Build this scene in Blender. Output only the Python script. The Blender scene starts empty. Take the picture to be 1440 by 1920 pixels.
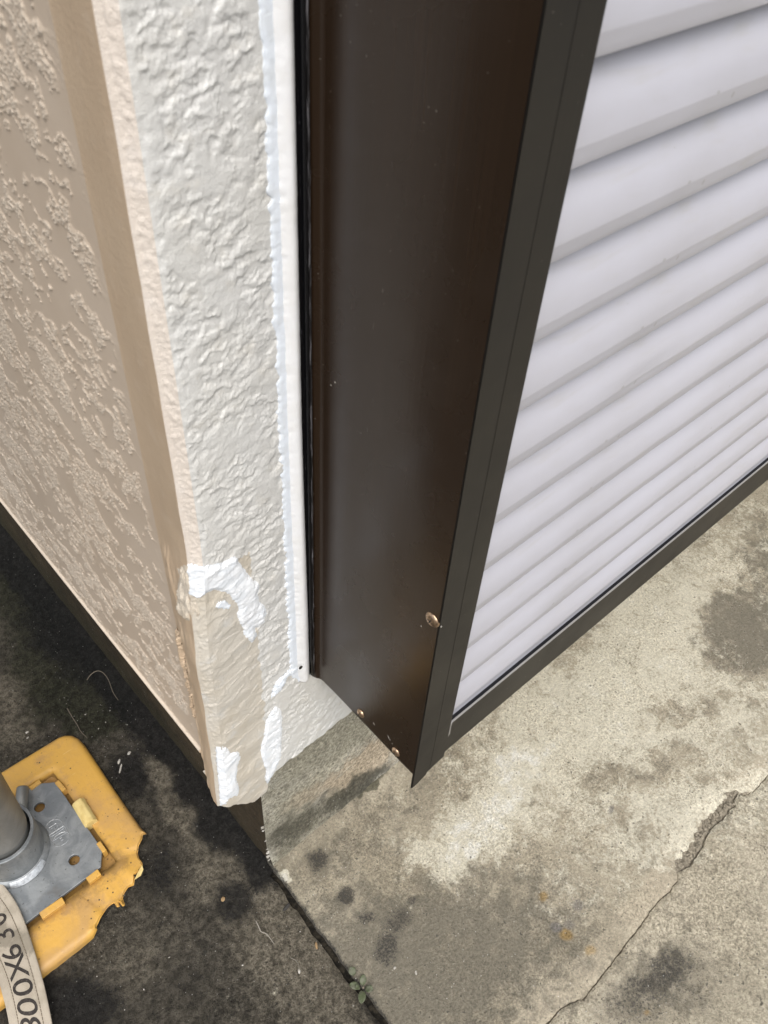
import bpy, bmesh, math, random
import numpy as np
from mathutils import Matrix, Vector

scene = bpy.context.scene
COL = scene.collection
rad = math.radians

# ------------------------------------------------------------------ camera
PW, PH, F = 1440.0, 1920.0, 1601.33
PP = np.array([720.0, 960.0])
CAM = np.array([-0.1798, -0.3574, 1.10])
def _ray(p):
    v = np.array([p[0] - PP[0], p[1] - PP[1], F]); return v / np.linalg.norm(v)
_up = -_ray((599.75, 2492.06))
_e1 = _ray((3131.07, -524.48)); _e1 = _e1 - _up * (_e1 @ _up); _e1 /= np.linalg.norm(_e1)
_e2 = np.cross(_up, _e1)
R = np.array([_e1, _e2, _up])            # world = R @ camera-vector (x right, y down, z forward)
cd = bpy.data.cameras.new('camera'); cam = bpy.data.objects.new('camera', cd); COL.objects.link(cam)
cd.sensor_fit = 'HORIZONTAL'; cd.sensor_width = 36.0; cd.lens = 36.0 * F / PW
cd.clip_start = 0.01; cd.clip_end = 500
cd.dof.use_dof = True; cd.dof.focus_distance = 0.98; cd.dof.aperture_fstop = 22
M = Matrix.Identity(4)
for i in range(3):
    M[i][0] = R[i, 0]; M[i][1] = -R[i, 1]; M[i][2] = -R[i, 2]; M[i][3] = CAM[i]
cam.matrix_world = M
scene.camera = cam

# ------------------------------------------------------------------ light
SUN_EL, SUN_AZ = rad(60), rad(210)       # azimuth clockwise from +Y; soft bright overcast from the front of the house
w = bpy.data.worlds.new('World'); scene.world = w; w.use_nodes = True
nt = w.node_tree; bg = nt.nodes['Background']
sky = nt.nodes.new('ShaderNodeTexSky'); sky.sky_type = 'NISHITA'; sky.sun_disc = False
sky.sun_elevation = SUN_EL; sky.sun_rotation = SUN_AZ; sky.air_density = 1.0; sky.dust_density = 4.0; sky.ozone_density = 1.0
hsv = nt.nodes.new('ShaderNodeHueSaturation'); hsv.inputs['Saturation'].default_value = 0.35
nt.links.new(sky.outputs[0], hsv.inputs['Color']); nt.links.new(hsv.outputs[0], bg.inputs[0])
bg.inputs[1].default_value = 0.15
sl = bpy.data.lights.new('sun', 'SUN'); sl.energy = 1.2; sl.angle = rad(60); sl.color = (1.0, 0.965, 0.91)
sun = bpy.data.objects.new('sun', sl); COL.objects.link(sun)
sd = Vector((math.sin(SUN_AZ) * math.cos(SUN_EL), math.cos(SUN_AZ) * math.cos(SUN_EL), math.sin(SUN_EL)))
sun.rotation_euler = sd.to_track_quat('Z', 'Y').to_euler(); sun.location = (1, -3, 4)
vs = scene.view_settings; vs.view_transform = 'Standard'; vs.look = 'None'; vs.gamma = 1; vs.use_curve_mapping = False
vs.exposure = 0.52
scene.render.engine = 'CYCLES'
scene.cycles.max_bounces = 6; scene.cycles.diffuse_bounces = 4

# ------------------------------------------------------------------ projection helpers
def on(p, ax, val):
    d = R @ _ray(p); t = (val - CAM[ax]) / d[ax]; return CAM + d * t
def gr(p, z=0.0): return on(p, 2, z)
def proj(P):
    c = (np.asarray(P) - CAM) @ R
    z = np.maximum(c[..., 2], 1e-4)
    out = PP + F * c[..., :2] / z[..., None]
    out[c[..., 2] < 0.02] = -9999
    return out

# ------------------------------------------------------------------ noise
def perlin(x, y, seed=0):
    rs = np.random.RandomState(seed); ang = rs.rand(256, 256) * 2 * np.pi
    gx, gy = np.cos(ang), np.sin(ang)
    xi = np.floor(x).astype(int); yi = np.floor(y).astype(int); xf = x - xi; yf = y - yi
    def g(ix, iy, dx, dy):
        a = ix & 255; b = iy & 255; return gx[a, b] * dx + gy[a, b] * dy
    u = xf**3 * (xf * (xf * 6 - 15) + 10); v = yf**3 * (yf * (yf * 6 - 15) + 10)
    n00 = g(xi, yi, xf, yf); n10 = g(xi + 1, yi, xf - 1, yf); n01 = g(xi, yi + 1, xf, yf - 1); n11 = g(xi + 1, yi + 1, xf - 1, yf - 1)
    return ((n00 * (1 - u) + n10 * u) * (1 - v) + (n01 * (1 - u) + n11 * u) * v) * 1.5
def fbm(x, y, o=3, seed=0, g=0.5):
    r = 0; a = 1; t = 0
    for i in range(o):
        r = r + a * perlin(x * 2**i, y * 2**i, seed + i); t += a; a *= g
    return r / t
def sst(a, b, x):
    t = np.clip((x - a) / (b - a), 0, 1); return t * t * (3 - 2 * t)
def inpoly(pts, poly):
    x, y = pts[..., 0], pts[..., 1]; c = np.zeros(x.shape, bool); n = len(poly); j = n - 1
    for i in range(n):
        xi, yi = poly[i]; xj, yj = poly[j]
        if yi != yj:
            c ^= ((yi > y) != (yj > y)) & (x < (xj - xi) * (y - yi) / (yj - yi) + xi)
        j = i
    return c
def polydist(pts, poly):
    d = np.full(pts.shape[:-1], 1e9)
    for i in range(len(poly)):
        a = np.array(poly[i], float); b = np.array(poly[(i + 1) % len(poly)], float); ab = b - a
        t = np.clip(((pts - a) @ ab) / max(ab @ ab, 1e-9), 0, 1)
        d = np.minimum(d, np.linalg.norm(pts - a - t[..., None] * ab, axis=-1))
    return d
def blob(px, cx, cy, rx, ry, ang=0, soft=0.6):
    c, s = math.cos(rad(ang)), math.sin(rad(ang)); dx = px[..., 0] - cx; dy = px[..., 1] - cy
    r = np.sqrt(((dx * c + dy * s) / rx)**2 + ((-dx * s + dy * c) / ry)**2)
    return 1 - sst(1 - soft, 1 + soft, r)

# ------------------------------------------------------------------ object helpers
def mesh_np(name, V, faces, mat, smooth=True, attrs=None):
    me = bpy.data.meshes.new(name)
    V = np.asarray(V, np.float32).reshape(-1, 3); faces = np.asarray(faces, np.int32); k = faces.shape[1]
    me.vertices.add(len(V)); me.vertices.foreach_set('co', V.ravel())
    me.loops.add(faces.size); me.loops.foreach_set('vertex_index', faces.ravel())
    me.polygons.add(len(faces)); me.polygons.foreach_set('loop_start', np.arange(0, faces.size, k, dtype=np.int32))
    me.polygons.foreach_set('use_smooth', np.full(len(faces), smooth))
    me.update(calc_edges=True); me.validate()
    if attrs:
        for an, arr in attrs.items():
            a = me.attributes.new(an, 'FLOAT_COLOR', 'POINT'); a.data.foreach_set('color', np.asarray(arr, np.float32).ravel())
    if mat: me.materials.append(mat)
    return me
def link(name, me, parent=None):
    o = bpy.data.objects.new(name, me); COL.objects.link(o)
    if parent is not None:
        o.parent = parent
        o.matrix_parent_inverse = WM[parent.name].inverted()
    WM[o.name] = Matrix.Identity(4)
    return o
WM = {}
def thing(name, loc, label, cat, group=None):
    o = bpy.data.objects.new(name, None); COL.objects.link(o); o.location = loc; o.empty_display_size = 0.05
    WM[o.name] = Matrix.Translation(Vector(loc)); tag(o, label, cat, group); return o
def tag(o, label=None, cat=None, group=None, kind=None):
    if label: o['label'] = label
    if cat: o['category'] = cat
    if group: o['group'] = group
    if kind: o['kind'] = kind
    return o
def grid_faces(nr, nc, flip=False, keep=None):
    i = np.arange(nr * nc).reshape(nr, nc)
    f = np.stack([i[:-1, :-1], i[:-1, 1:], i[1:, 1:], i[1:, :-1]], -1)
    if keep is not None: f = f[keep]
    f = f.reshape(-1, 4)
    return f[:, ::-1] if flip else f
def compact(V, f):
    u, inv = np.unique(f, return_inverse=True); return V.reshape(-1, 3)[u], inv.reshape(f.shape), u
def bm_obj(name, bm, mat, parent=None, smooth=False):
    bmesh.ops.recalc_face_normals(bm, faces=bm.faces)
    me = bpy.data.meshes.new(name); bm.to_mesh(me); bm.free()
    if smooth:
        me.polygons.foreach_set('use_smooth', [True] * len(me.polygons))
    me.materials.append(mat); return link(name, me, parent)
def add_box(bm, lo, hi, bev=0.0):
    b = bmesh.new(); bmesh.ops.create_cube(b, size=1)
    for v in b.verts: v.co = Vector([lo[i] + (v.co[i] + .5) * (hi[i] - lo[i]) for i in range(3)])
    if bev > 0: bmesh.ops.bevel(b, geom=b.edges[:], offset=bev, segments=2, affect='EDGES', profile=0.5)
    t = bpy.data.meshes.new('t'); b.to_mesh(t); b.free(); bm.from_mesh(t); bpy.data.meshes.remove(t)
def frame_from(axis):
    a = Vector(axis).normalized(); h = Vector((0, 0, 1)) if abs(a.z) < .9 else Vector((1, 0, 0))
    x = h.cross(a).normalized(); return x, a.cross(x), a
def add_lathe(bm, prof, origin, axis, n=48, jit=None):
    x, y, a = frame_from(axis); o = Vector(origin); rings = []
    for r, h in prof:
        rings.append([bm.verts.new(o + a * h + (x * math.cos(2 * math.pi * i / n) + y * math.sin(2 * math.pi * i / n)) * max(r, 1e-5)) for i in range(n)])
    for p, q in zip(rings, rings[1:]):
        for i in range(n): bm.faces.new((p[i], p[(i + 1) % n], q[(i + 1) % n], q[i]))
def add_tube(bm, pts, r, n=8):
    pts = [Vector(p) for p in pts]; rs = r if isinstance(r, (list, tuple)) else [r] * len(pts); rings = []
    for i, p in enumerate(pts):
        d = (pts[min(i + 1, len(pts) - 1)] - pts[max(i - 1, 0)]); x, y, _ = frame_from(d)
        if rings and x.dot(px) < 0: x, y = -x, -y
        px = x
        rings.append([bm.verts.new(p + (x * math.cos(2 * math.pi * k / n) + y * math.sin(2 * math.pi * k / n)) * rs[i]) for k in range(n)])
    for p, q in zip(rings, rings[1:]):
        for i in range(n): bm.faces.new((p[i], p[(i + 1) % n], q[(i + 1) % n], q[i]))
    bm.faces.new(rings[0][::-1]); bm.faces.new(rings[-1])
def text_mesh(body, size):
    cu = bpy.data.curves.new('t', 'FONT'); cu.body = body; cu.size = size; cu.resolution_u = 4
    cu.align_x = 'LEFT'; cu.offset = 0.004
    ob = bpy.data.objects.new('t', cu); COL.objects.link(ob); dg = bpy.context.evaluated_depsgraph_get(); dg.update()
    me = bpy.data.meshes.new_from_object(ob.evaluated_get(dg)); bpy.data.objects.remove(ob); bpy.data.curves.remove(cu)
    return me

# ------------------------------------------------------------------ materials
class NT:
    def __init__(s, name, rough=0.7, spec=0.4, metal=0.0):
        s.m = bpy.data.materials.new(name); s.m.use_nodes = True; s.t = s.m.node_tree; s.b = s.t.nodes['Principled BSDF']
        s.b.inputs['Roughness'].default_value = rough; s.b.inputs['Specular IOR Level'].default_value = spec; s.b.inputs['Metallic'].default_value = metal
        s.co = s.t.nodes.new('ShaderNodeTexCoord').outputs['Object']
    def n(s, t): return s.t.nodes.new(t)
    def l(s, a, b):
        if isinstance(a, bpy.types.NodeSocket): s.t.links.new(a, b)
        elif isinstance(a, (tuple, list)): b.default_value = (*a, 1) if len(a) == 3 and len(b.default_value) == 4 else a
        else: b.default_value = a
    def map(s, sc=(1, 1, 1), rot=(0, 0, 0), vec=None):
        m = s.n('ShaderNodeMapping'); m.inputs['Scale'].default_value = sc; m.inputs['Rotation'].default_value = rot
        s.l(vec or s.co, m.inputs['Vector']); return m.outputs[0]
    def noise(s, scale, det=3, rough=.55, dist=0, vec=None):
        m = s.n('ShaderNodeTexNoise'); m.inputs['Scale'].default_value = scale; m.inputs['Detail'].default_value = det
        m.inputs['Roughness'].default_value = rough; m.inputs['Distortion'].default_value = dist
        s.l(vec or s.co, m.inputs['Vector']); return m.outputs['Fac']
    def vor(s, scale, out='Distance', feat='F1', vec=None, rnd=1):
        m = s.n('ShaderNodeTexVoronoi'); m.feature = feat; m.inputs['Scale'].default_value = scale; m.inputs['Randomness'].default_value = rnd
        s.l(vec or s.co, m.inputs['Vector']); return m.outputs[out]
    def step(s, v, a, b, lo=0., hi=1.):
        m = s.n('ShaderNodeMapRange'); m.interpolation_type = 'SMOOTHSTEP'
        for i, x in zip((1, 2, 3, 4), (a, b, lo, hi)): m.inputs[i].default_value = x
        s.l(v, m.inputs[0]); return m.outputs[0]
    def math(s, op, a, b=0.):
        m = s.n('ShaderNodeMath'); m.operation = op; s.l(a, m.inputs[0]); s.l(b, m.inputs[1]); return m.outputs[0]
    def mix(s, f, a, b, mode='MIX'):
        m = s.n('ShaderNodeMix'); m.data_type = 'RGBA'; m.blend_type = mode; m.clamp_factor = True
        s.l(f, m.inputs[0]); s.l(a, m.inputs[6]); s.l(b, m.inputs[7]); return m.outputs[2]
    def attr(s, name):
        a = s.n('ShaderNodeAttribute'); a.attribute_name = name; sp = s.n('ShaderNodeSeparateColor'); s.l(a.outputs['Color'], sp.inputs[0])
        return sp.outputs[0], sp.outputs[1], sp.outputs[2], a.outputs['Alpha']
    def bump(s, h, dist, strength=1.0, prev=None):
        m = s.n('ShaderNodeBump'); m.inputs['Distance'].default_value = dist; m.inputs['Strength'].default_value = strength
        s.l(h, m.inputs['Height'])
        if prev is not None: s.l(prev, m.inputs['Normal'])
        return m.outputs[0]
    def out(s, col=None, rough=None, nrm=None):
        if col is not None: s.l(col, s.b.inputs['Base Color'])
        if rough is not None: s.l(rough, s.b.inputs['Roughness'])
        if nrm is not None: s.l(nrm, s.b.inputs['Normal'])
        return s.m

def m_paint(name, c1, c2, c3=None, rough=.5, bump=.0004, bsc=900, spec=.4):
    t = NT(name, rough, spec)
    col = t.mix(t.step(t.noise(14, 4), .35, .65), c1, c2)
    if c3: col = t.mix(t.step(t.noise(60, 4, .6), .52, .75), col, c3)
    sp = t.step(t.noise(330, 2, .5), .74, .78)
    col = t.mix(t.math('MULTIPLY', sp, .35), col, (c1[0] * .35, c1[1] * .32, c1[2] * .28))
    return t.out(col, nrm=t.bump(t.noise(bsc, 3, .6), bump))
MAT = {}
MAT['stucco'] = m_paint('stucco paint', (.68, .675, .65), (.66, .65, .615), (.68, .66, .61), rough=.42, bump=.0003)
MAT['repair'] = m_paint('repair mortar paint', (.61, .57, .50), (.58, .525, .435), (.62, .60, .555), rough=.45, bump=.0004, bsc=500)
MAT['bead'] = m_paint('lit corner paint', (.74, .665, .585), (.71, .63, .55), (.76, .69, .62), rough=.42, bump=.0004)  # paler and pinker than the stucco: light caught by the chamfer, painted in
t = NT('taupe siding paint', .5, .4)
col = t.mix(t.step(t.noise(9, 4), .35, .65), (.60, .495, .388), (.56, .455, .35))
r, g, b, a = t.attr('stain')
col = t.mix(t.math('MULTIPLY', r, .9), col, (.72, .625, .51))
MAT['siding'] = t.out(col, nrm=t.bump(t.noise(1200, 3, .6), .00012))
MAT['strip'] = m_paint('tan corner paint', (.575, .44, .305), (.55, .415, .285), (.59, .46, .33), rough=.45, bump=.0003, bsc=350)
t = NT('white putty', .8, .15)
MAT['putty'] = t.out(t.mix(t.step(t.noise(90, 4), .4, .62), (.84, .86, .88), (.78, .815, .85)), nrm=t.bump(t.noise(110, 3, .5, .8), .0005))
t = NT('white sealant', .35, .45)
MAT['sealant'] = t.out(t.mix(t.step(t.noise(70, 3), .35, .65), (.87, .87, .87), (.84, .835, .82)), nrm=t.bump(t.noise(90, 3, .5, .5), .0005))
t = NT('smeared filler', .7, .2)
MAT['smear'] = t.out(t.mix(t.step(t.noise(120, 4), .4, .65), (.80, .85, .91), (.75, .79, .83)), nrm=t.bump(t.noise(150, 4, .5, .5), .0006))

def m_brown(name, base, rough, streak=.3, spec=.5, metal=0.0):
    t = NT(name, rough, spec, metal)
    st = t.noise(1, 3, .6, 0, t.map((260, 260, 3)))
    bl = t.noise(11, 4, .6)
    col = t.mix(t.math('MULTIPLY', t.step(st, .4, .75), streak), base, [c * 1.5 for c in base])
    col = t.mix(t.math('MULTIPLY', t.step(bl, .55, .8), .25), col, [c * 1.5 + .004 for c in base])
    dust = t.math('MULTIPLY', t.step(t.noise(420, 2, .4), .755, .79), .6)
    scr = t.math('MULTIPLY', t.step(t.noise(1, 2, .5, .4, t.map((60, 700, 120), (0.5, .3, .2))), .76, .80), .35)
    col = t.mix(t.math('MAXIMUM', dust, scr), col, (.22, .20, .17))
    rg = t.math('ADD', t.math('MULTIPLY', t.step(bl, .35, .75), .10), rough - .03)
    return t.out(col, rough=rg, nrm=t.bump(t.noise(1, 3, .5, 0, t.map((500, 500, 8))), .00003))
MAT['brown'] = m_brown('brown anodised panel', (.0225, .0125, .0066), .26, .3, .38)
MAT['brown_front'] = m_brown('brown anodised frame', (.0058, .0048, .0042), .46, .13)
t = NT('black gasket and gap shade', .22, .5)
dst = t.step(t.noise(1, 3, .7, 0, t.map((900, 900, 60))), .60, .72)
MAT['black'] = t.out(t.mix(t.math('MULTIPLY', dst, .25), (.004, .004, .005), (.2, .2, .22)), rough=.22)
t = NT('dusty metal ridge', .4, .5)
dst = t.step(t.noise(1, 4, .7, 0, t.map((1500, 1500, 45))), .5, .66)
MAT['ridge'] = t.out(t.mix(dst, (.010, .009, .009), (.22, .21, .22)))
t = NT('white shutter enamel', .38, .45)
col = t.mix(t.step(t.noise(9, 4), .4, .7), (.455, .453, .498), (.43, .426, .462))
col = t.mix(t.math('MULTIPLY', t.step(t.noise(1, 4, .6, .3, t.map((14, 60, 40))), .52, .75), .5), col, (.39, .375, .36))
col = t.mix(t.math('MULTIPLY', t.step(t.noise(140, 2, .4), .755, .785), .45), col, (.25, .24, .23))
MAT['slat'] = t.out(col, nrm=t.bump(t.noise(40, 3), .0004))
t = NT('screw steel', .30, .5, .9)
MAT['screw'] = t.out(t.mix(t.step(t.noise(500, 3), .4, .65), (.66, .46, .30), (.34, .24, .16)), nrm=t.bump(t.noise(700, 2), .0002))

def m_concrete(name, base, lite, dark, grain, smooth_col=(.355, .312, .238), sparkle=.8, darkcol=(.028, .027, .027), stainc=(.165, .150, .117), worn=None, gr_=(.25, .75, .32), gsc=150):
    """grain = bump distance; attribute 'stain' : r dark soot, g white bloom, b yellow, a smooth trowelled"""
    t = NT(name, .88, .25)
    r, g, b, a = t.attr('stain'); r2, g2, b2, a2 = t.attr('stain2')
    nm = t.noise(gsc, 4, .7)
    n1 = t.noise(7, 5, .62, .6); n2 = t.noise(32, 5, .65, .4); n3 = t.noise(330, 5, .8); n4 = t.noise(620, 3, .6)
    col = t.mix(t.step(n1, .38, .62), base, lite)
    col = t.mix(t.math('MULTIPLY', t.step(n2, .5, .72), .6), col, dark)
    if worn:
        w1 = t.attr('worn')[0]; col = t.mix(t.math('MULTIPLY', t.step(t.math('ADD', w1, t.math('MULTIPLY', t.math('SUBTRACT', t.noise(55, 6, .8), .5), 1.8)), .2, 1.05), .85), col, worn)
    # smooth strip
    col = t.mix(t.math('MULTIPLY', a, .8), col, smooth_col)
    def brk(m, nn, k=1.3, gain=2.6): return t.step(t.math('ADD', t.math('MULTIPLY', m, k), t.math('MULTIPLY', t.math('SUBTRACT', nn, .5), gain)), .30, .85)
    wn = t.math('ADD', t.math('MULTIPLY', t.noise(28, 6, .75, .8), .6), t.math('MULTIPLY', t.noise(130, 5, .75), .4))
    col = t.mix(t.math('MULTIPLY', brk(r2, t.noise(48, 6, .75), .95, 2.0), .85), col, stainc)                    # grey stain
    col = t.mix(t.math('MULTIPLY', brk(g, wn, 1.12, 3.6), .85), col, (.62, .585, .475)); col = t.mix(t.math('MULTIPLY', t.step(t.math('ADD', g, t.math('MULTIPLY', t.math('SUBTRACT', wn, .5), 2.6)), .85, 1.25), .8), col, (.74, .73, .68))           # bloom
    col = t.mix(t.math('MULTIPLY', brk(g2, n3), .7), col, (.022, .026, .010))         # moss
    col = t.mix(t.math('MULTIPLY', brk(r, n3), .85), col, darkcol)                    # soot
    col = t.mix(t.math('MULTIPLY', b, .8), col, (.30, .20, .075))                     # yellow drops
    col = t.mix(t.math('MULTIPLY', b2, .8), col, (.165, .155, .15))                   # grey drops
    # grain
    gm = t.mix(a, (1, 1, 1), (.35, .35, .35))
    gmod = t.step(t.noise(9, 4, .6), .35, .65, gr_[0], gr_[1])
    col = t.mix(gmod, col, t.mix(t.step(n3, .33, .67), (.42, .41, .39), (1.5, 1.49, 1.48)), 'MULTIPLY')
    col = t.mix(gr_[2], col, t.mix(t.step(nm, .36, .64), (.60, .59, .57), (1.28, 1.27, 1.26)), 'MULTIPLY')
    pits = t.step(t.noise(170, 3, .6), .64, .72)
    col = t.mix(t.math('MULTIPLY', pits, .6), col, dark)
    pits2 = t.step(t.noise(150, 2, .6), .665, .70)
    col = t.mix(t.math('MULTIPLY', pits2, .7), col, (.05, .047, .04))
    spk = t.step(t.vor(230), .16, .10)
    rndc = t.vor(230, 'Color'); sp = t.n('ShaderNodeSeparateColor'); t.l(rndc, sp.inputs[0])
    spk = t.math('MULTIPLY', spk, t.step(sp.outputs[0], .86, .9))
    col = t.mix(t.math('MULTIPLY', spk, sparkle), col, (.62, .60, .55))
    h = t.math('ADD', t.math('ADD', t.math('MULTIPLY', n3, .8), t.math('MULTIPLY', n4, .4)), t.math('MULTIPLY', nm, .8))
    h = t.math('SUBTRACT', h, t.math('MULTIPLY', pits, .6))
    k = t.math('SUBTRACT', 1.0, t.math('MULTIPLY', a, .75))
    return t.out(col, nrm=t.bump(t.math('MULTIPLY', h, k), grain))
MAT['pave'] = m_concrete('pale concrete', (.310, .274, .204), (.41, .366, .278), (.165, .147, .110), .0028, gr_=(.30, .75, .28))
MAT['pave_outer'] = m_concrete('outer concrete', (.375, .338, .258), (.47, .425, .33), (.19, .17, .13), .0028, gr_=(.55, .9, .45))
MAT['side'] = m_concrete('dark grimy concrete', (.098, .088, .069), (.125, .112, .088), (.044, .040, .033), .0100, sparkle=.6, darkcol=(.013, .013, .014), worn=(.245, .218, .168), gr_=(.9, 1.0, 1.0), gsc=105)
MAT['found'] = m_concrete('foundation concrete', (.40, .38, .30), (.50, .48, .41), (.16, .145, .105), .0030, gr_=(.75, .95, .55), gsc=190, smooth_col=(.42, .345, .25), darkcol=(.045, .042, .030))
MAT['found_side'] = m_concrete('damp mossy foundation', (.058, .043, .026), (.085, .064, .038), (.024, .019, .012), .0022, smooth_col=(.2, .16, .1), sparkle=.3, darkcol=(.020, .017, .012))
t = NT('damp soil', .95, .1)
MAT['soil'] = t.out(t.mix(t.step(t.noise(160, 4), .4, .65), (.012, .011, .009), (.035, .030, .022)), nrm=t.bump(t.noise(300, 4), .003))
t = NT('crumbled mortar', .9, .2)
MAT['rubble'] = t.out(t.mix(t.step(t.noise(180, 4), .4, .65), (.30, .265, .205), (.17, .15, .115)), nrm=t.bump(t.noise(500, 3), .001))
t = NT('yellow plastic', .45, .4)
col = t.mix(t.step(t.noise(16, 5, .6, .6), .42, .66), (.585, .335, .070), (.47, .28, .095))
r, g, b, a = t.attr('stain')
col = t.mix(t.math('MULTIPLY', t.step(t.math('ADD', r, t.math('MULTIPLY', t.math('SUBTRACT', t.noise(120, 5, .7), .5), 1.2)), .35, .9), .7), col, (.22, .13, .05))
col = t.mix(t.math('MULTIPLY', t.step(t.math('ADD', g, t.math('MULTIPLY', t.math('SUBTRACT', t.noise(160, 4, .7), .5), 1.)), .45, .7), .8), col, (.20, .19, .17))
col = t.mix(t.step(t.noise(260, 2, .5), .705, .735), col, (.10, .065, .03))
col = t.mix(t.math('MULTIPLY', t.step(t.noise(38, 6, .75), .50, .70), .6), col, (.36, .215, .10))
scr = t.step(t.noise(1, 3, .6, .5, t.map((40, 420, 60), (0, 0, .6))), .66, .72)
col = t.mix(t.math('MULTIPLY', scr, .35), col, (.72, .52, .25))
col = t.mix(t.math('MULTIPLY', t.step(t.vor(140), .20, .12), t.step(t.noise(33, 3), .5, .6)), col, (.09, .06, .03))
MAT['yellow'] = t.out(col, nrm=t.bump(t.noise(120, 4), .0006))
t = NT('pale worn plastic', .5, .4)
MAT['yellow_pale'] = t.out(t.mix(t.step(t.noise(90, 4), .4, .65), (.66, .52, .22), (.58, .43, .16)), nrm=t.bump(t.noise(200, 3), .0005))
t = NT('galvanised steel', .5, .5, .55)
col = t.mix(t.step(t.noise(38, 5, .6, .8), .38, .66), (.20, .215, .225), (.30, .315, .32))
col = t.mix(t.math('MULTIPLY', t.step(t.noise(210, 3, .6), .64, .72), .7), col, (.06, .06, .06))
col = t.mix(t.math('MULTIPLY', t.step(t.noise(24, 4, .6), .6, .75), .5), col, (.16, .145, .125))
MAT['galv'] = t.out(col, nrm=t.bump(t.noise(160, 4), .0004))
t = NT('bright weld steel', .3, .5, .7)
MAT['weld'] = t.out(t.mix(t.step(t.noise(260, 4), .4, .7), (.55, .57, .58), (.35, .36, .37)), nrm=t.bump(t.noise(500, 3), .0004))
t = NT('dull tube steel', .45, .5, .5)
MAT['tube'] = t.out(t.mix(t.step(t.noise(30, 5, .6, .5), .35, .68), (.23, .232, .22), (.30, .302, .29)), nrm=t.bump(t.noise(220, 3), .0003))
t = NT('beige sheet webbing', .85, .2)
col = t.mix(t.step(t.noise(35, 5, .62), .4, .7), (.40, .35, .28), (.315, .275, .215))
r, g, b, a = t.attr('stain')
col = t.mix(t.math('MULTIPLY', t.step(t.math('ADD', r, t.math('MULTIPLY', t.math('SUBTRACT', t.noise(130, 5, .7), .5), 1.5)), .45, .85), .6), col, (.16, .14, .105))
MAT['cloth'] = t.out(col, nrm=t.bump(t.noise(1, 3, .6, 0, t.map((900, 900, 900))), .0006))
t = NT('black print', .7, .2); MAT['ink'] = t.out(t.mix(t.step(t.noise(300, 4, .7), .5, .75), (.03, .025, .022), (.12, .10, .085)))
t = NT('brown thread', .9, .1); MAT['thread'] = t.out((.13, .105, .075))
t = NT('weed leaf', .6, .3)
MAT['leaf'] = t.out(t.mix(t.step(t.noise(150, 3), .38, .65), (.075, .092, .045), (.125, .13, .09)), nrm=t.bump(t.noise(400, 2), .001))
t = NT('dry stem', .8, .2); MAT['twig'] = t.out((.20, .17, .13))
t = NT('pale fibre', .8, .2); MAT['fibre'] = t.out((.34, .31, .26))
t = NT('white chip', .8, .2); MAT['chip'] = t.out(t.mix(t.step(t.noise(300, 3), .4, .6), (.50, .475, .43), (.36, .335, .29)))
t = NT('dark stick', .8, .2); MAT['stick'] = t.out((.045, .042, .038))
t = NT('tan leaf bit', .8, .2); MAT['leafbit'] = t.out((.28, .19, .10))

# ------------------------------------------------------------------ house corner
house = thing('house', (0.0426, 0.02, 0), 'house corner with cream stucco front wall, beige embossed side wall and white repair patches', 'house')
CH = 0.0056; LCH = CH * math.sqrt(2)
FX, FY = 0.0426, 0.02                           # foundation corner
def zb(s):                                       # bottom edge of the cladding along the path
    b = np.interp(s, [-.5, -.23, -.06, -.03, 0, .014, .022, .030, .041, .047, .06, .2, 4], [.297, .288, .284, .283, .281, .271, .252, .238, .237, .264, .267, .273, .273])
    return b + .0028 * fbm(s * 90, s * 0 + 3.3, 3, 5) * sst(-.06, -.02, s)
def wallpos(s, z):
    """path s: <0 side wall, 0..LCH chamfer, > LCH front wall; returns position without relief, and normal"""
    x = np.where(s < 0, 0, np.where(s < LCH, s / math.sqrt(2), CH + s - LCH))
    y = np.where(s < 0, CH - s, np.where(s < LCH, CH - s / math.sqrt(2), 0))
    a = sst(-.0015, .0015, s) * 45 + sst(LCH - .0015, LCH + .0015, s) * 45
    nx = -np.cos(np.radians(a)); ny = -np.sin(np.radians(a))
    return x, y, nx, ny
def repair_w(s, z):
    top = .628 + .004 * perlin(s * 300, z * 0 + .7, 8)
    return sst(top, top - .02, z)
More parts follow.
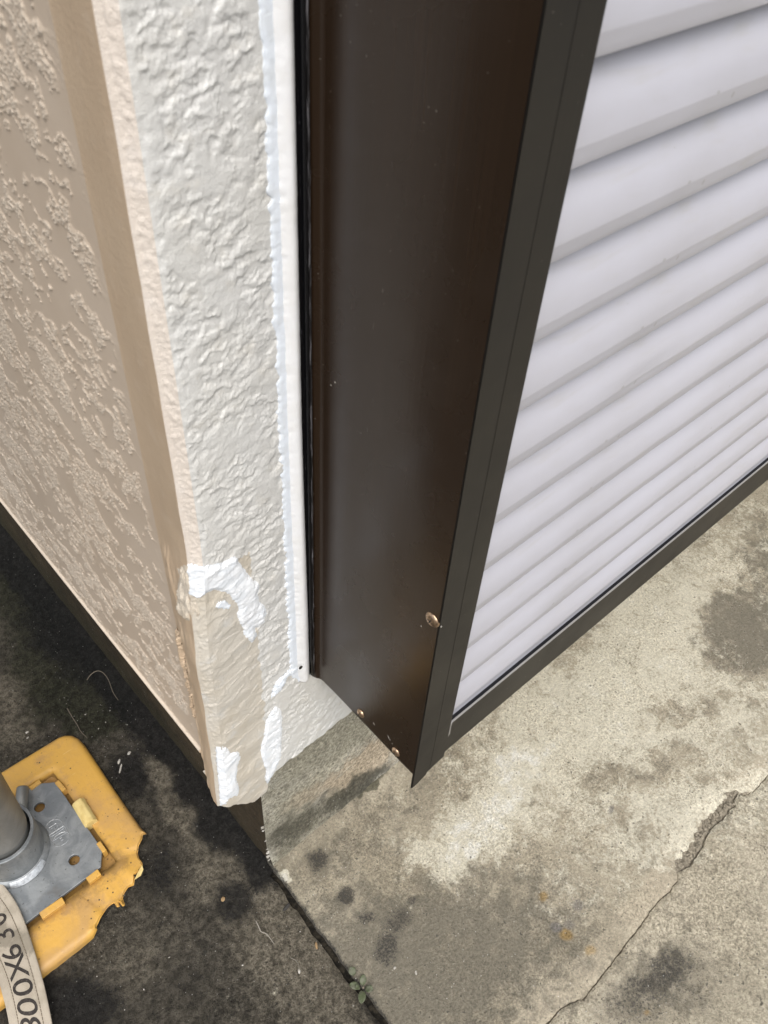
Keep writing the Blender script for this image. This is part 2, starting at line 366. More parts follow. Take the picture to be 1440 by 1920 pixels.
def relief(s, z):
    u = s * 1000; v = z * 1000
    rw = repair_w(s, z)
    # stucco
    wu = u + 2.6 * perlin(u / 7, v / 7, 11) + 1.3 * perlin(u / 2.6, v / 2.6, 12)
    wv = v + 2.6 * perlin(u / 7 + 40, v / 7, 13) + 1.3 * perlin(u / 2.6 + 9, v / 2.6, 14)
    n1 = fbm((wu + .5 * wv) / 13, (wv - .3 * wu) / 9.0, 3, 20, .5)
    n2 = fbm((wu + .2 * wv) / 5.0 + 30, (wv - .2 * wu) / 4.2, 2, 26)
    st = sst(-.18, -.10, n1) * .42 + sst(.02, .09, n1) * .46 + sst(.22, .30, n1) * .42
    flat = sst(-.06, .22, fbm(u / 24, v / 34, 3, 31))
    st = st + .18 * sst(.04, .18, n2) * (1 - flat)
    st = st * (1 - .80 * flat) + .75 * flat + .25 * flat * sst(.0, .05, perlin(wu / 13, wv / 10, 36))
    st = st + .10 * fbm(u / 2.6, v / 2.6, 2, 33) * (1 - .7 * flat) + .35 * fbm(u / 45, v / 60, 2, 35)
    st = st + .7 * np.maximum(0, perlin(wu / 3.6 + 7, wv / 3.4, 38) - .42) * (1 - .6 * flat)
    right = sst(LCH - .001, LCH + .004, s)
    # trowelled repair
    a = .35
    ru = u * math.cos(a) + v * math.sin(a); rv = -u * math.sin(a) + v * math.cos(a)
    rp = 1.6 * fbm(ru / 40, rv / 30, 2, 41) + .35 * sst(.10, .14, fbm(ru / 30, rv / 16, 2, 43)) + .30 * sst(.16, .19, fbm(ru / 14 + 9, rv / 30, 2, 47)) + .14 * fbm(ru / 14, rv / 6, 3, 48) + .08 * fbm(u / 3, v / 3, 2, 45)
    rp = rp + .8 * sst(-.012, .0, np.abs(perlin(ru / 60, rv / 22, 49)) * -1 + .01) * sst(.1, .3, perlin(u / 30, v / 30, 42))
    rmix = rw * sst(.050, .040, s + .003 * perlin(v / 12, u * 0, 46))
    h = (st * .95 * (1 - .75 * rmix) + rp * rmix) * right
    # chamfer and strip
    cm = sst(-.002, .001, s) * (1 - right)
    lump = .9 * np.maximum(0, perlin(u / 4 + 3, v / 7, 51) - .1) + .35 * perlin(u / 3, v / 3.2, 52)
    h = h + cm * (lump * .8 + .3 * fbm(u / 6, v / 14, 2, 53))
    # side wall
    left = sst(.0005, -.0015, s)
    edge = -.047 + .0022 * perlin(v / 9, v * 0, 60) + .0016 * perlin(v / 3.2, v * 0, 61)
    sid = sst(edge + .0004, edge - .0004, s)
    stripn = .16 * fbm(u / 9, v / 40, 3, 62) + 2.6 * sst(-.05, -.001, s) - .9 * sst(-.010, -.001, s) * perlin(v / 60, v * 0 + 1, 63)
    rot = u * .22 + v
    pm = fbm(u / 50 + .8 * perlin(u / 20, v / 16, 64), rot / 31 + .5 * perlin(u / 14, v / 18, 75), 3, 65, .6)
    mk = sst(.055, .085, pm + .08 * perlin(u / 3, v / 3, 66))
    worm = np.abs(perlin(u / 3.2 + .9 * perlin(u / 6, v / 4, 67), v / 1.7 + .8 * perlin(u / 5, v / 3, 74), 68))
    worm = 1 - sst(.03, .22, worm)
    hs = mk * (.45 + .95 * worm) + .04 * fbm(u / 6, v / 30, 2, 69)
    grain = mk * (.12 + .88 * worm)
    band = sst(-.062, -.055, s + .002 * perlin(v / 20, v * 0, 70))                  # plain band beside the strip
    hs = hs * (1 - .85 * band); grain = grain * (1 - .85 * band)
    zz = zb(s); dz = z - zz; grain = grain * sst(.012, .018, dz) * np.where(s < edge, 1, 0)
    hs = hs * sst(.012, .018, dz) + 3.0 * sst(.0155, .0135, dz) * sst(.009, .0108, dz); grain = np.maximum(grain, sst(.0155, .0135, dz) * sst(.009, .0108, dz) * np.where(s < edge, 1, 0))
    rl = .9 * fbm(u / 9, v / 40, 3, 71) + 2.8 * np.maximum(0, perlin(u / 6, v / 26, 72)) * sst(-.042, -.030, s) * sst(-.014, -.024, s)
    rlm = rw * sst(-.046, -.038, s + .006 * perlin(v / 16, v * 0, 73))
    h = h + left * (np.where(s < edge, hs, 0) * (1 - rlm) + sst(edge - .0004, edge + .0004, s) * stripn * (1 - rlm) + rlm * (rl + 2.2))
    relief.grain = grain * (1 - rlm)
    return h * .001, rmix, rlm
def bulge(s, z):
    b = np.interp(z, [.25, .30, .38, .46, .52, .588, .635, .66], [.0175, .016, .0125, .0105, .0105, .005, .001, 0])
    wl = sst(-.050, -.004, s) * (1 - sst(.0, .050, s))
    return -b * wl, -.35 * b * wl
def build_wall(svals, zvals):
    S, Z = np.meshgrid(svals, zvals)                   # rows z
    Zr = Z + (zb(S) - .25) * sst(.47, .25, Z)          # bottom row follows the ragged edge
    x, y, nx, ny = wallpos(S, Zr)
    h, rm, rlm = relief(S, Zr); bx, by = bulge(S, Zr)
    P = np.stack([x + bx + nx * h, y + by + ny * h, Zr], -1); build_wall.grain = relief.grain
    Nn = np.stack([nx, ny, 0 * nx], -1)
    return S, Zr, P, Nn, rm, rlm
def grow(a, b, step, fac=1.25):
    out = [a]; d = step
    while (out[-1] < b if b > a else out[-1] > b):
        out.append(out[-1] + (d if b > a else -d)); d *= fac
    out[-1] = b
    return out
zfine = np.concatenate([np.arange(.25, 1.06, .00085)]); zall = np.concatenate([zfine, grow(1.061, 2.9, .004)[0:]])
s_side = np.concatenate([np.array(grow(-.62, -4.0, .004))[::-1], np.arange(-.618, -.16, .0011), np.arange(-.16, -.0475, .0009)])
s_strip = np.array([s_side[-1]] + list(np.arange(-.0468, -.0016, .0007)) + [-.0013])
s_bead = np.array([-.0013, -.0008, -.0003] + list(np.arange(.0003, LCH, .0006)) + [LCH])
s_front = np.concatenate([[LCH], np.arange(LCH + .0006, .112, .0006), np.arange(.113, .26, .0016), grow(.262, 4.0, .004)])
def wall_part(name, svals, mat, zv=zall, keepfn=None, parent=None, under=True):
    S, Z, P, Nn, rm, rlm = build_wall(svals, zv)
    nr, nc = S.shape
    # thickness return at the bottom edge and under it
    base = P[0].copy(); inn = base - Nn[0] * .004; inn[:, 2] -= .0015
    inn2 = base.copy(); inn2 -= Nn[0] * .05; inn2[:, 2] -= .001
    P2 = np.concatenate([inn2[None], inn[None], P], 0)
    keep = None
    if keepfn is not None:
        km = keepfn(S, Z, rm, rlm); km = np.concatenate([km[:1], km[:1], km], 0)
        keep = km[:-1, :-1]
    f = grid_faces(nr + 2, nc, False, keep)
    V, f, u = compact(P2, f); g = build_wall.grain; g = np.concatenate([g[:1] * 0, g[:1] * 0, g], 0).ravel()[u]
    return link(name, mesh_np(name, V, f, mat, True, {'stain': np.stack([g, g, g, g * 0 + 1], -1)}), parent), (S, Z, P, Nn)
wall_part('siding_panel', s_side, MAT['siding'], parent=house)
rep_side = lambda S, Z, rm, rlm: (rlm > .5)
wall_part('corner_strip', s_strip, MAT['strip'], keepfn=lambda S, Z, rm, rlm: ~(rlm > .5), parent=house)
o_rep, _ = wall_part('mortar_repair', s_strip, MAT['strip'], keepfn=lambda S, Z, rm, rlm: (rlm > .5), parent=house)
wall_part('corner_bead', s_bead, MAT['bead'], keepfn=lambda S, Z, rm, rlm: ~(repair_w(S, Z) > .5), parent=house)
wall_part('mortar_repair', s_bead, MAT['repair'], keepfn=lambda S, Z, rm, rlm: (repair_w(S, Z) > .5), parent=house)
frep = lambda S, Z, rm, rlm: (repair_w(S, Z) > .5) & (S < .046 + .003 * perlin(Z * 80, S * 0, 46))
_, FR = wall_part('stucco_facing', s_front, MAT['stucco'], keepfn=lambda S, Z, rm, rlm: ~frep(S, Z, rm, rlm), parent=house)
wall_part('mortar_repair', s_front, MAT['repair'], keepfn=frep, parent=house)

# putty patches: lifted skins of the wall surface inside an outline
def skin(name, src, outline, mat, lift=.0014, feather=7.0, rough_px=2.5, lumps=.0, parent=None, seed=0, smin=None, smax=None, streak=(16, 11), zlim=.72):
    S, Z, P, Nn = src
    sel = (Z[:, 0] < zlim); S, Z, P, Nn = S[sel], Z[sel], P[sel], Nn[sel]
    px = proj(P)
    u, v = S * 1000, Z * 1000
    q = px + rough_px * np.stack([fbm(u / 3.0, v / 3.0, 3, 80 + seed), fbm(u / 3.0 + 30, v / 3.0, 3, 84 + seed)], -1)
    ins = inpoly(q, outline); d = polydist(q, outline); d = np.where(ins, d, 0)
    t = sst(0, feather, d)
    h = lift * t + lumps * t * fbm((u + v * .12) / streak[0], (v - u * .3) / streak[1], 3, 90 + seed) - .0002 * (1 - t)
    Q = P + Nn * (h + .00015)[..., None]
    f = grid_faces(*S.shape, False, ins[:-1, :-1] & ins[1:, 1:] & ins[:-1, 1:] & ins[1:, :-1])
    V, f, _ = compact(Q, f)
    return link(name, mesh_np(name, V, f, mat), parent)
ST = build_wall(np.concatenate([s_strip[1:], s_bead[1:]]), zall)[:4]
patchA = [(355,1056),(366,1056),(375,1061),(388,1059),(405,1056),(420,1052),(432,1045),(440,1042),(447,1047),(450,1056),(458,1064),(465,1075),(475,1086),(485,1092),(489,1100),(484,1112),(487,1128),(497,1135),(501,1150),(496,1168),(487,1175),(479,1178),(483,1192),(474,1206),(464,1200),(457,1190),(453,1176),(446,1164),(443,1152),(447,1142),(443,1130),(437,1126),(432,1118),(425,1112),(415,1110),(405,1107),(396,1108),(387,1113),(378,1119),(369,1119),(355,1119)]
skin('putty_patch', FR, patchA, MAT['putty'], .0017, 9, 3, .0008, house, 1)
skin('putty_patch', FR, [(402,1138),(410,1126),(422,1124),(434,1134),(430,1143),(418,1142),(408,1141)], MAT['smear'], .0010, 4, 3, .0005, house, 2)
skin('putty_patch', FR, [(405,1402),(424,1399),(432,1410),(447,1408),(452,1420),(446,1436),(444,1462),(450,1478),(446,1492),(430,1498),(418,1505),(404,1510)], MAT['putty'], .0012, 5, 3, .0006, house, 3)
skin('putty_patch', ST, [(404,1400),(414,1400),(426,1420),(430,1500),(424,1508),(412,1511),(409,1470),(405,1430)], MAT['putty'], .0012, 4, 2.5, .0006, house, 9)
skin('putty_patch', FR, [(516,1322),(526,1328),(530,1345),(529,1390),(528,1418),(519,1440),(508,1462),(500,1473),(496,1462),(498,1445),(491,1425),(487,1405),(494,1380),(498,1350),(507,1335)], MAT['putty'], .0016, 6, 3, .0006, house, 4)
skin('putty_patch', FR, [(552,1246),(566,1252),(556,1262),(540,1270),(535,1282),(526,1296),(515,1305),(507,1312),(508,1300),(513,1285),(522,1272),(535,1260),(545,1252)], MAT['smear'], .0018, 5, 3, .0007, house, 5)
tanA = [(318,1046),(334,1066),(338,1061),(345,1057),(356,1060),(366,1056),(368,1122),(372,1135),(376,1150),(371,1160),(366,1148),(362,1158),(356,1166),(350,1164),(342,1158),(328,1142),(332,1122),(331,1104),(336,1080),(330,1068)]
skin('trowelled_lump', ST, tanA, m_paint('shade-tinted filler', (.60, .51, .39), (.64, .57, .47), rough=.5), .0012, 10, 4, .0050, house, 6, streak=(4.2, 26))  # side-wall folds of the white patch, their shade put into the tan
skin('putty_patch', ST, [(352,1056),(364,1056),(376,1059),(392,1058),(392,1106),(386,1113),(378,1119),(368,1121),(362,1116),(354,1112)], MAT['putty'], .0024, 5, 3, .0012, house, 8)
skin('trowelled_lump', ST, [(326,1166),(332,1172),(345,1215),(352,1260),(362,1310),(368,1348),(360,1345),(352,1310),(345,1290),(338,1250),(330,1200)], MAT['strip'], .0030, 5, 3, .0015, house, 7)

# sealant bead between stucco and shutter box
zt = np.concatenate([np.arange(.405, 1.06, .0009), grow(1.061, 2.6, .01)])
kk = np.linspace(0, 1, 26)
K, Z = np.meshgrid(kk, zt)
xl = .0745 + .0034 * fbm(Z * 50, Z * 0, 3, 101) + .0018 * perlin(Z * 210, Z * 0 + 4, 102) + .0007 * fbm(Z * 150, Z * 0 + 2.3, 3, 103, .6)
xl = xl + .010 * sst(.425, .405, Z)
xr = .0920 + .0030 * sst(.75, .42, Z) + .0005 * perlin(Z * 220, Z * 0, 104)
xb = .0745; xe = .0920 + .0030 * sst(.75, .42, Z) + .00012 * fbm(Z * 60, Z * 0, 2, 104)
X = xb + (xe - xb) * K + (xl - xb) * (1 - K)**3
stp = .0008 * sst(0, .20, K) * (1 + .25 * fbm(Z * 40, K * 3, 2, 105)) + .0042 * np.sin(np.pi * np.clip((K - .40) / .68, 0, 1)) * (1 + .03 * fbm(Z * 8, K * .5, 2, 106))
Y = -.0012 - stp + .0016 * (K < .01)
Pb = np.stack([X, Y, Z], -1); cap = Pb[:1].copy(); cap[..., 1] = .002
Pb = np.concatenate([cap, Pb], 0)
link('sealant_bead', mesh_np('sealant_bead', Pb[:, 10:], grid_faces(*Pb[:, 10:].shape[:2]), MAT['sealant']), house)
link('sealant_smear', mesh_np('sealant_smear', Pb[:, :11], grid_faces(*Pb[:, :11].shape[:2]), MAT['smear']), house)
bm = bmesh.new(); c = on((563, 1251), 1, -.0050); add_lathe(bm, [(0, -.0004), (.0016, .0001), (.0019, .0009), (.0021, .0005)], c, (0, -1, 0), 16)
bm_obj('pin_hole', bm, MAT['soil'], house, True)

# foundation
def found(name, face):
    if face == 'front':
        a = np.concatenate([np.arange(FX, .40, .0022), grow(.402, 4, .006)]); zz = np.concatenate([np.arange(-.03, .26, .0022), [.262, .30]])
        A, Zf = np.meshgrid(a, zz); n = fbm(A * 60, Zf * 60, 3, 120) * .0010 + fbm(A * 14, Zf * 14, 2, 121) * .0016
        tp = sst(FX + .006, FX, A) * .004
        P = np.stack([A, FY - n * sst(FX, FX + .01, A) + tp * 0 - .012 * sst(.07, .0, Zf)**2, Zf], -1); flip = False
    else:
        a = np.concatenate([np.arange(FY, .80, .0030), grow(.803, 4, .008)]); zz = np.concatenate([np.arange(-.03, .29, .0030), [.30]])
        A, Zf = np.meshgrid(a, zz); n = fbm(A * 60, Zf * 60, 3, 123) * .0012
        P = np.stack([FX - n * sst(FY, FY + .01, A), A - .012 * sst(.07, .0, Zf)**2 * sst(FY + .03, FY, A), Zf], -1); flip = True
    px0 = proj(P); z0 = np.zeros(P.shape[:2]); nz = fbm(A * 22, Zf * 60, 3, 124)
    px = px0 + 22 * np.stack([fbm(A * 40, Zf * 40, 4, 126, .65), fbm(A * 40 + 9, Zf * 40, 4, 127, .65)], -1)
    if face == 'front':
        line = px[..., 1] - (1617 - .787 * (px[..., 0] - 503))
        dark = np.clip(blob(px, 600, 1520, 100, 24, -33, .9) * .50 + blob(px, 690, 1463, 60, 13, -36, .9) * .62 + blob(px, 530, 1575, 50, 30, -40, .9) * .30, 0, 1)
        tan = np.clip(1.25 * blob(px, 690, 1425, 90, 24, -38, .5) + blob(px, 580, 1488, 50, 14, -32, .6) * .6, 0, 1)
        white = np.clip(blob(px, 650, 1415, 75, 14, -36, .7) * .45 + blob(px, 560, 1470, 50, 14, -30, .7) * .3, 0, 1)
        grey = np.clip(blob(px, 520, 1540, 60, 40, -35, .8) * .35, 0, 1); moss = blob(px, 600, 1525, 110, 12, -35, .7) * .22
    else:
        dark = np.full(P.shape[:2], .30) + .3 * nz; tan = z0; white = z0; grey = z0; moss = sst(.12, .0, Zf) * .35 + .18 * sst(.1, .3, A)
    me = mesh_np(name, P, grid_faces(*A.shape, flip), MAT['found' if face == 'front' else 'found_side'], True, {'stain': np.stack([dark, white, z0, tan], -1), 'stain2': np.stack([grey, moss, z0, z0 + 1], -1)})
    return link(name, me, house)
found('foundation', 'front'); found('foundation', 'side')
# white mortar crumbs on the foundation arris
rs = random.Random(4)
bm = bmesh.new()
for (px_, py_, r_) in [(490,1552,2.2),(492,1558,1.4),(496,1577,1.2),(499,1592,1.2),(500,1599,2.6),(501,1606,3.0),(503,1612,1.8)]:
    p = on((px_ + 2, py_), 1, FY - .009 * (py_ - 1510) / 110)
    for k in range(3):
        b = bmesh.new(); bmesh.ops.create_icosphere(b, subdivisions=1, radius=r_ * .00055)
        for v in b.verts: v.co = Vector(p) + Vector((v.co.x + (k - 1) * .0009, v.co.y, v.co.z * 1.3 + rs.uniform(-.001, .001))) * 1.0 + Vector((rs.uniform(-1, 1), rs.uniform(-1, 1), rs.uniform(-1, 1))) * .0004
        tm = bpy.data.meshes.new('t'); b.to_mesh(tm); b.free(); bm.from_mesh(tm); bpy.data.meshes.remove(tm)
o = bm_obj('mortar_crumb', bm, MAT['chip'], house); o['kind'] = 'stuff'

# ------------------------------------------------------------------ shutter box
XP, D = .1046, .1384
ZB = .397; TOP = 2.3; XE = 1.55
box = thing('shutter_box', (.1046, -.002, ZB), 'dark brown metal shutter box with white louvered front, fixed to the stucco wall', 'shutter box')
# side panel: sheet with a rolled crease at the wall and a hem at the bottom
prof = [(.1000, -.0012), (.1012, -.0045), (.1026, -.0068), (.1036, -.0082), (.1043, -.0100), (XP, -.0125)] + [(XP + .0012 * math.sin((i / 40) * math.pi) * 0, -.0125 - (D - .0006 - .0125) * i / 40) for i in range(1, 41)]
prof = np.array(prof); zz = np.concatenate([[ZB, ZB + .0008, ZB + .003], np.arange(ZB + .02, 1.4, .02), [1.8, TOP]])
PX, ZZ = np.meshgrid(np.arange(len(prof)), zz)
wob = .0006 * fbm(prof[PX, 1] * 14, ZZ * 5, 2, 130) * sst(-.012, -.03, prof[PX, 1])
P = np.stack([prof[PX, 0] + wob + .0008 * (ZZ < ZB + .0005), prof[PX, 1], ZZ], -1)
inner = P[:1].copy(); inner[..., 0] += .012; inner[..., 2] += .0
P = np.concatenate([inner, P], 0)
link('side_panel', mesh_np('side_panel', P, grid_faces(*P.shape[:2]), MAT['brown']), box)
# wall flange: black channel with a raised dusty ridge
def extr(name, prof, z0, z1, mat, parent, jit=0, nz=60, seed=1):
    prof = np.array(prof); zz = np.linspace(z0, z1, nz); I, Zx = np.meshgrid(np.arange(len(prof)), zz)
    P = np.stack([prof[I, 0] + jit * fbm(Zx * 70, I * 0.3, 2, seed), prof[I, 1] + jit * fbm(Zx * 70 + 9, I * .3, 2, seed), Zx], -1)
    c0 = P[:1].copy(); c0[..., 1] = .003
    P = np.concatenate([c0, P], 0)
    return link(name, mesh_np(name, P, grid_faces(*P.shape[:2]), mat), parent)
extr('wall_flange', [(.0900, .001), (.0902, -.0030), (.0912, -.0036), (.0955, -.0036), (.0962, -.0030), (.0962, .001)], .4075, TOP, MAT['black'], box)
extr('wall_flange', [(.0960, .001), (.0962, -.0050), (.0970, -.0055), (.0978, -.0055), (.0984, -.0048), (.0984, .001)], .4070, TOP, MAT['black'], box)
extr('edge_ridge', [(.0983, .001), (.0985, -.0046), (.0991, -.0054), (.0998, -.0054), (.1003, -.0044), (.1003, .001)], .4045, TOP, MAT['ridge'], box, .0002, 500, 3)
# front stile
XS = .1450
bm = bmesh.new()
zl0, zl1 = .3705, .3825
yo, yi = -D, -D + .0022
def prism(bm, outline, y0, y1):
    f0 = [bm.verts.new((x, y0, z)) for x, z in outline]; f1 = [bm.verts.new((x, y1, z)) for x, z in outline]
    bm.faces.new(f0); bm.faces.new(f1[::-1]); n = len(outline)
    for i in range(n): bm.faces.new((f0[i], f1[i], f1[(i + 1) % n], f0[(i + 1) % n]))
prism(bm, [(XP + .0004, TOP), (XP + .0004, zl0), (.1085, zl0 + .0004), (.1225, .3755), (.1230, .3790), (XS, .3832), (XS, TOP)], yo, yi)
bmesh.ops.bevel(bm, geom=[e for e in bm.edges if abs((e.verts[0].co - e.verts[1].co).z) > .5], offset=.0007, segments=2, affect='EDGES')
stile = bm_obj('front_stile', bm, MAT['brown_front'], box)
for xg in (.1262,):
    bm = bmesh.new(); add_box(bm, (xg, yo - .00018, .380), (xg + .0004, yo + .002, TOP), .0001)
    bm_obj('stile_rib', bm, MAT['brown_front'], stile)
bm = bmesh.new(); prism(bm, [(XE, TOP), (XE, .383), (XE + .04, .383), (XE + .04, TOP)], yo, yi); bm_obj('front_stile', bm, MAT['brown_front'], box)
# bottom rail with its light lip
bm = bmesh.new(); add_box(bm, (XS - .012, -D + .0016, .3852), (XE + .01, -D + .014, .4372), .0012); rail = bm_obj('bottom_rail', bm, MAT['brown_front'], box)
t = NT('worn metal lip', .35, .5, .3); lipm = t.out((.30, .29, .28))
bm = bmesh.new(); add_box(bm, (XS - .012, -D + .0010, .4374), (XE + .01, -D + .0026, .4394), .0003); bm_obj('rail_lip', bm, lipm, rail)
bm = bmesh.new(); prism(bm, [(XS - .001, .4385), (XS - .001, .4165), (XS + .0006, .4165), (XS + .0022, .4200), (XS + .0016, .4300), (XS + .0022, .4390)], -D + .0006, -D + .002); bm_obj('rail_clip', bm, lipm, rail)
bm = bmesh.new(); add_box(bm, (XS - .012, -D + .0062, .4373), (XE + .01, -D + .0080, .4440), 0); bm_obj('rail_skirt', bm, MAT['slat'], rail)
bm = bmesh.new(); add_box(bm, (XS - .012, -D + .0028, .4374), (XE + .01, -D + .0061, .4379), 0); bm_obj('gap_shade_strip', bm, MAT['black'], rail)  # black strip on the rail top; paints the louver gap's shade
bm = bmesh.new(); add_box(bm, (XS - .012, -D + .016, .43), (XE + .01, -D + .024, .447), 0); bm_obj('rail_backing', bm, MAT['black'], rail)
# hidden back and top of the box
bm = bmesh.new(); add_box(bm, (XP + .001, -D, TOP - .03), (XE + .04, -.001, TOP + .01), .002); bm_obj('top_cap', bm, MAT['brown_front'], box)
bm = bmesh.new(); add_box(bm, (XE + .038, -D + .013, ZB), (XE + .0395, -.001, TOP - .031), 0); bm_obj('side_panel', bm, MAT['brown'], box)
# louver slats
pitch = .0487
prf = [(.0000, -.0110), (-.0005, .0032), (.0000, .0038), (.0006, .0040), (.0050, .0046), (.0092, .0051), (.0102, .0052), (.0112, .0052), (.0150, .0046), (.0200, .0040), (.0270, .0020), (.0340, -.0010), (.0400, -.0042), (.0450, -.0072), (.0490, -.0100), (.0520, -.0112)]
def slat_mesh(seed):
    xs = np.linspace(XS - .012, XE + .01, 90); pr = np.array(prf); I, Xx = np.meshgrid(np.arange(len(pr)), xs)
    zc = pr[I, 0] ; off = pr[I, 1]
    wv = .0007 * fbm(Xx * 9, pr[I, 0] * 20, 2, seed)
    hide = .0018 * sst(.35, .7, perlin(Xx * 5 + seed, Xx * 0, seed)) * ((zc > .004) & (zc < .02))
    P = np.stack([Xx, -D + .0110 - (off + wv - hide) * 1.15, zc + .4 * wv], -1)
    return mesh_np('louver_slat', P, grid_faces(*P.shape[:2]), MAT['slat'])
sm = [slat_mesh(s) for s in (140, 150, 160, 170)]
n0 = 0
for i in range(38):
    z = .4402 + i * pitch
    if z + pitch > TOP - .03: break
    o = link('louver_slat', sm[(i * 3 + i // 4) % 4], box); o.location = (0, 0, z) ; o.matrix_parent_inverse = WM['shutter_box'].inverted()
bm = bmesh.new(); add_box(bm, (XP + .002, -D + .02, .44), (XE, -D + .022, TOP - .04)); bm_obj('back_sheet', bm, MAT['black'], box)
# screws
def screw(p, r):
    r *= .84
    c = on(p, 0, XP + .0002); bm = bmesh.new()
    add_lathe(bm, [(r, -.0008), (r, .0003), (r * .95, .0009), (r * .8, .0017), (r * .6, .0023), (r * .35, .0027), (.00001, .0028)], c, (-1, 0, 0), 28)
    o = bm_obj('screw', bm, MAT['screw'], box, True)
    bm = bmesh.new()
    for a in (20, 110):
        cs, sn = math.cos(rad(a)), math.sin(rad(a))
        b0 = bmesh.new(); bmesh.ops.create_cube(b0, size=1)
        for v in b0.verts:
            yy, zz_ = v.co.y * r * .75, v.co.z * r * .13
            v.co = Vector(c) + Vector((-.0026 + v.co.x * .0006, yy * cs - zz_ * sn, yy * sn + zz_ * cs))
        tm = bpy.data.meshes.new('t'); b0.to_mesh(tm); b0.free(); bm.from_mesh(tm); bpy.data.meshes.remove(tm)
    bm_obj('cross_slot', bm, MAT['stick'], o)
screw((811, 1162), .0075); screw((677, 1337), .0055); screw((743, 1409), .0058)
# pale scuffs and dust flecks beside the screws
bm = bmesh.new(); rs = random.Random(8)
for (a, b_, ln, th) in [(728,1378,9,2.2),(731,1386,3,1.6),(735,1392,5,1.6),(748,1394,4,1.4),(701,1355,5,1.5),(827,1174,2,2),(790,1173,1.6,1.6),(620,720,4,1),(628,716,3,1),(770,790,4,1)]:
    for k in range(2):
        q = on((a + rs.uniform(-1, 1), b_ + rs.uniform(-1, 1)), 0, XP - .0001); q2 = on((a + .35 * ln, b_ + ln), 0, XP - .0001)
        add_tube(bm, [q, (Vector(q) + Vector(q2)) / 2, q2], [th * .00012, th * .00019, th * .00009], 5)
o = bm_obj('paint_fleck', bm, MAT['chip'], box); o['kind'] = 'stuff'

# ------------------------------------------------------------------ ground
bm = bmesh.new()
for v in [(-60, -60), (60, -60), (60, 60), (-60, 60)]: bm.verts.new((*v, -.028))
bm.faces.new(bm.verts[:]); tag(bm_obj('ground', bm, MAT['soil']), kind='structure')
def axis_pts(lo, f0, f1, hi, st):
    return np.concatenate([np.array(grow(f0 - st, lo, st * 1.5))[::-1], np.arange(f0, f1, st), grow(f1 + .5 * st, hi, st * 1.5)])
crk = [(1440,1452),(1415,1480),(1395,1490),(1384,1485),(1377,1499),(1380,1508),(1368,1516),(1355,1535),(1340,1545),(1326,1562),(1318,1585),(1305,1605),(1292,1622),(1270,1632),(1271,1650),(1262,1658),(1258,1668),(1240,1682),(1222,1703),(1200,1735),(1172,1770),(1150,1800),(1125,1832),(1095,1870),(1070,1878),(1050,1890),(1035,1908),(1018,1924)]
cw = np.array([gr(p)[:2] for p in crk])[::-1]
cw = cw[np.argsort(cw[:, 0])]
def jx(y): return .0405 + .0022 * perlin(y * 22, y * 0 + 2, 200) + .0012 * perlin(y * 90, y * 0 + 5, 201) - .010 * np.clip((-.02 - y) / .2, 0, .5)
pre = [(-.002 + .0405, -.3345), (.08, -.332), (.12, -.335)]
x_ext = np.arange(cw[-1, 0] + .03, 6.2, .06)
post = [(x, cw[-1, 1] + .012 * math.sin(x * 5) + .004 * math.sin(x * 23)) for x in x_ext]
line = np.array(pre + list(map(tuple, cw)) + post)
tx = np.concatenate([np.arange(.0405, 1.0, .0019), grow(1.002, 6, .004, 1.1)])
ey = np.interp(tx, line[:, 0], line[:, 1]) + .0011 * perlin(tx * 170, tx * 0, 205) + .0006 * perlin(tx * 420, tx * 0, 206)
cx0, cx1 = gr((1270, 1632))[0], gr((1395, 1486))[0]
wide = sst(cx0 - .004, cx0 + .012, tx) * sst(cx1 + .006, cx1 - .02, tx)
gapA = wide * (.013 + .004 * perlin(tx * 120, tx * 0, 207))
def soft_edge(v): return v
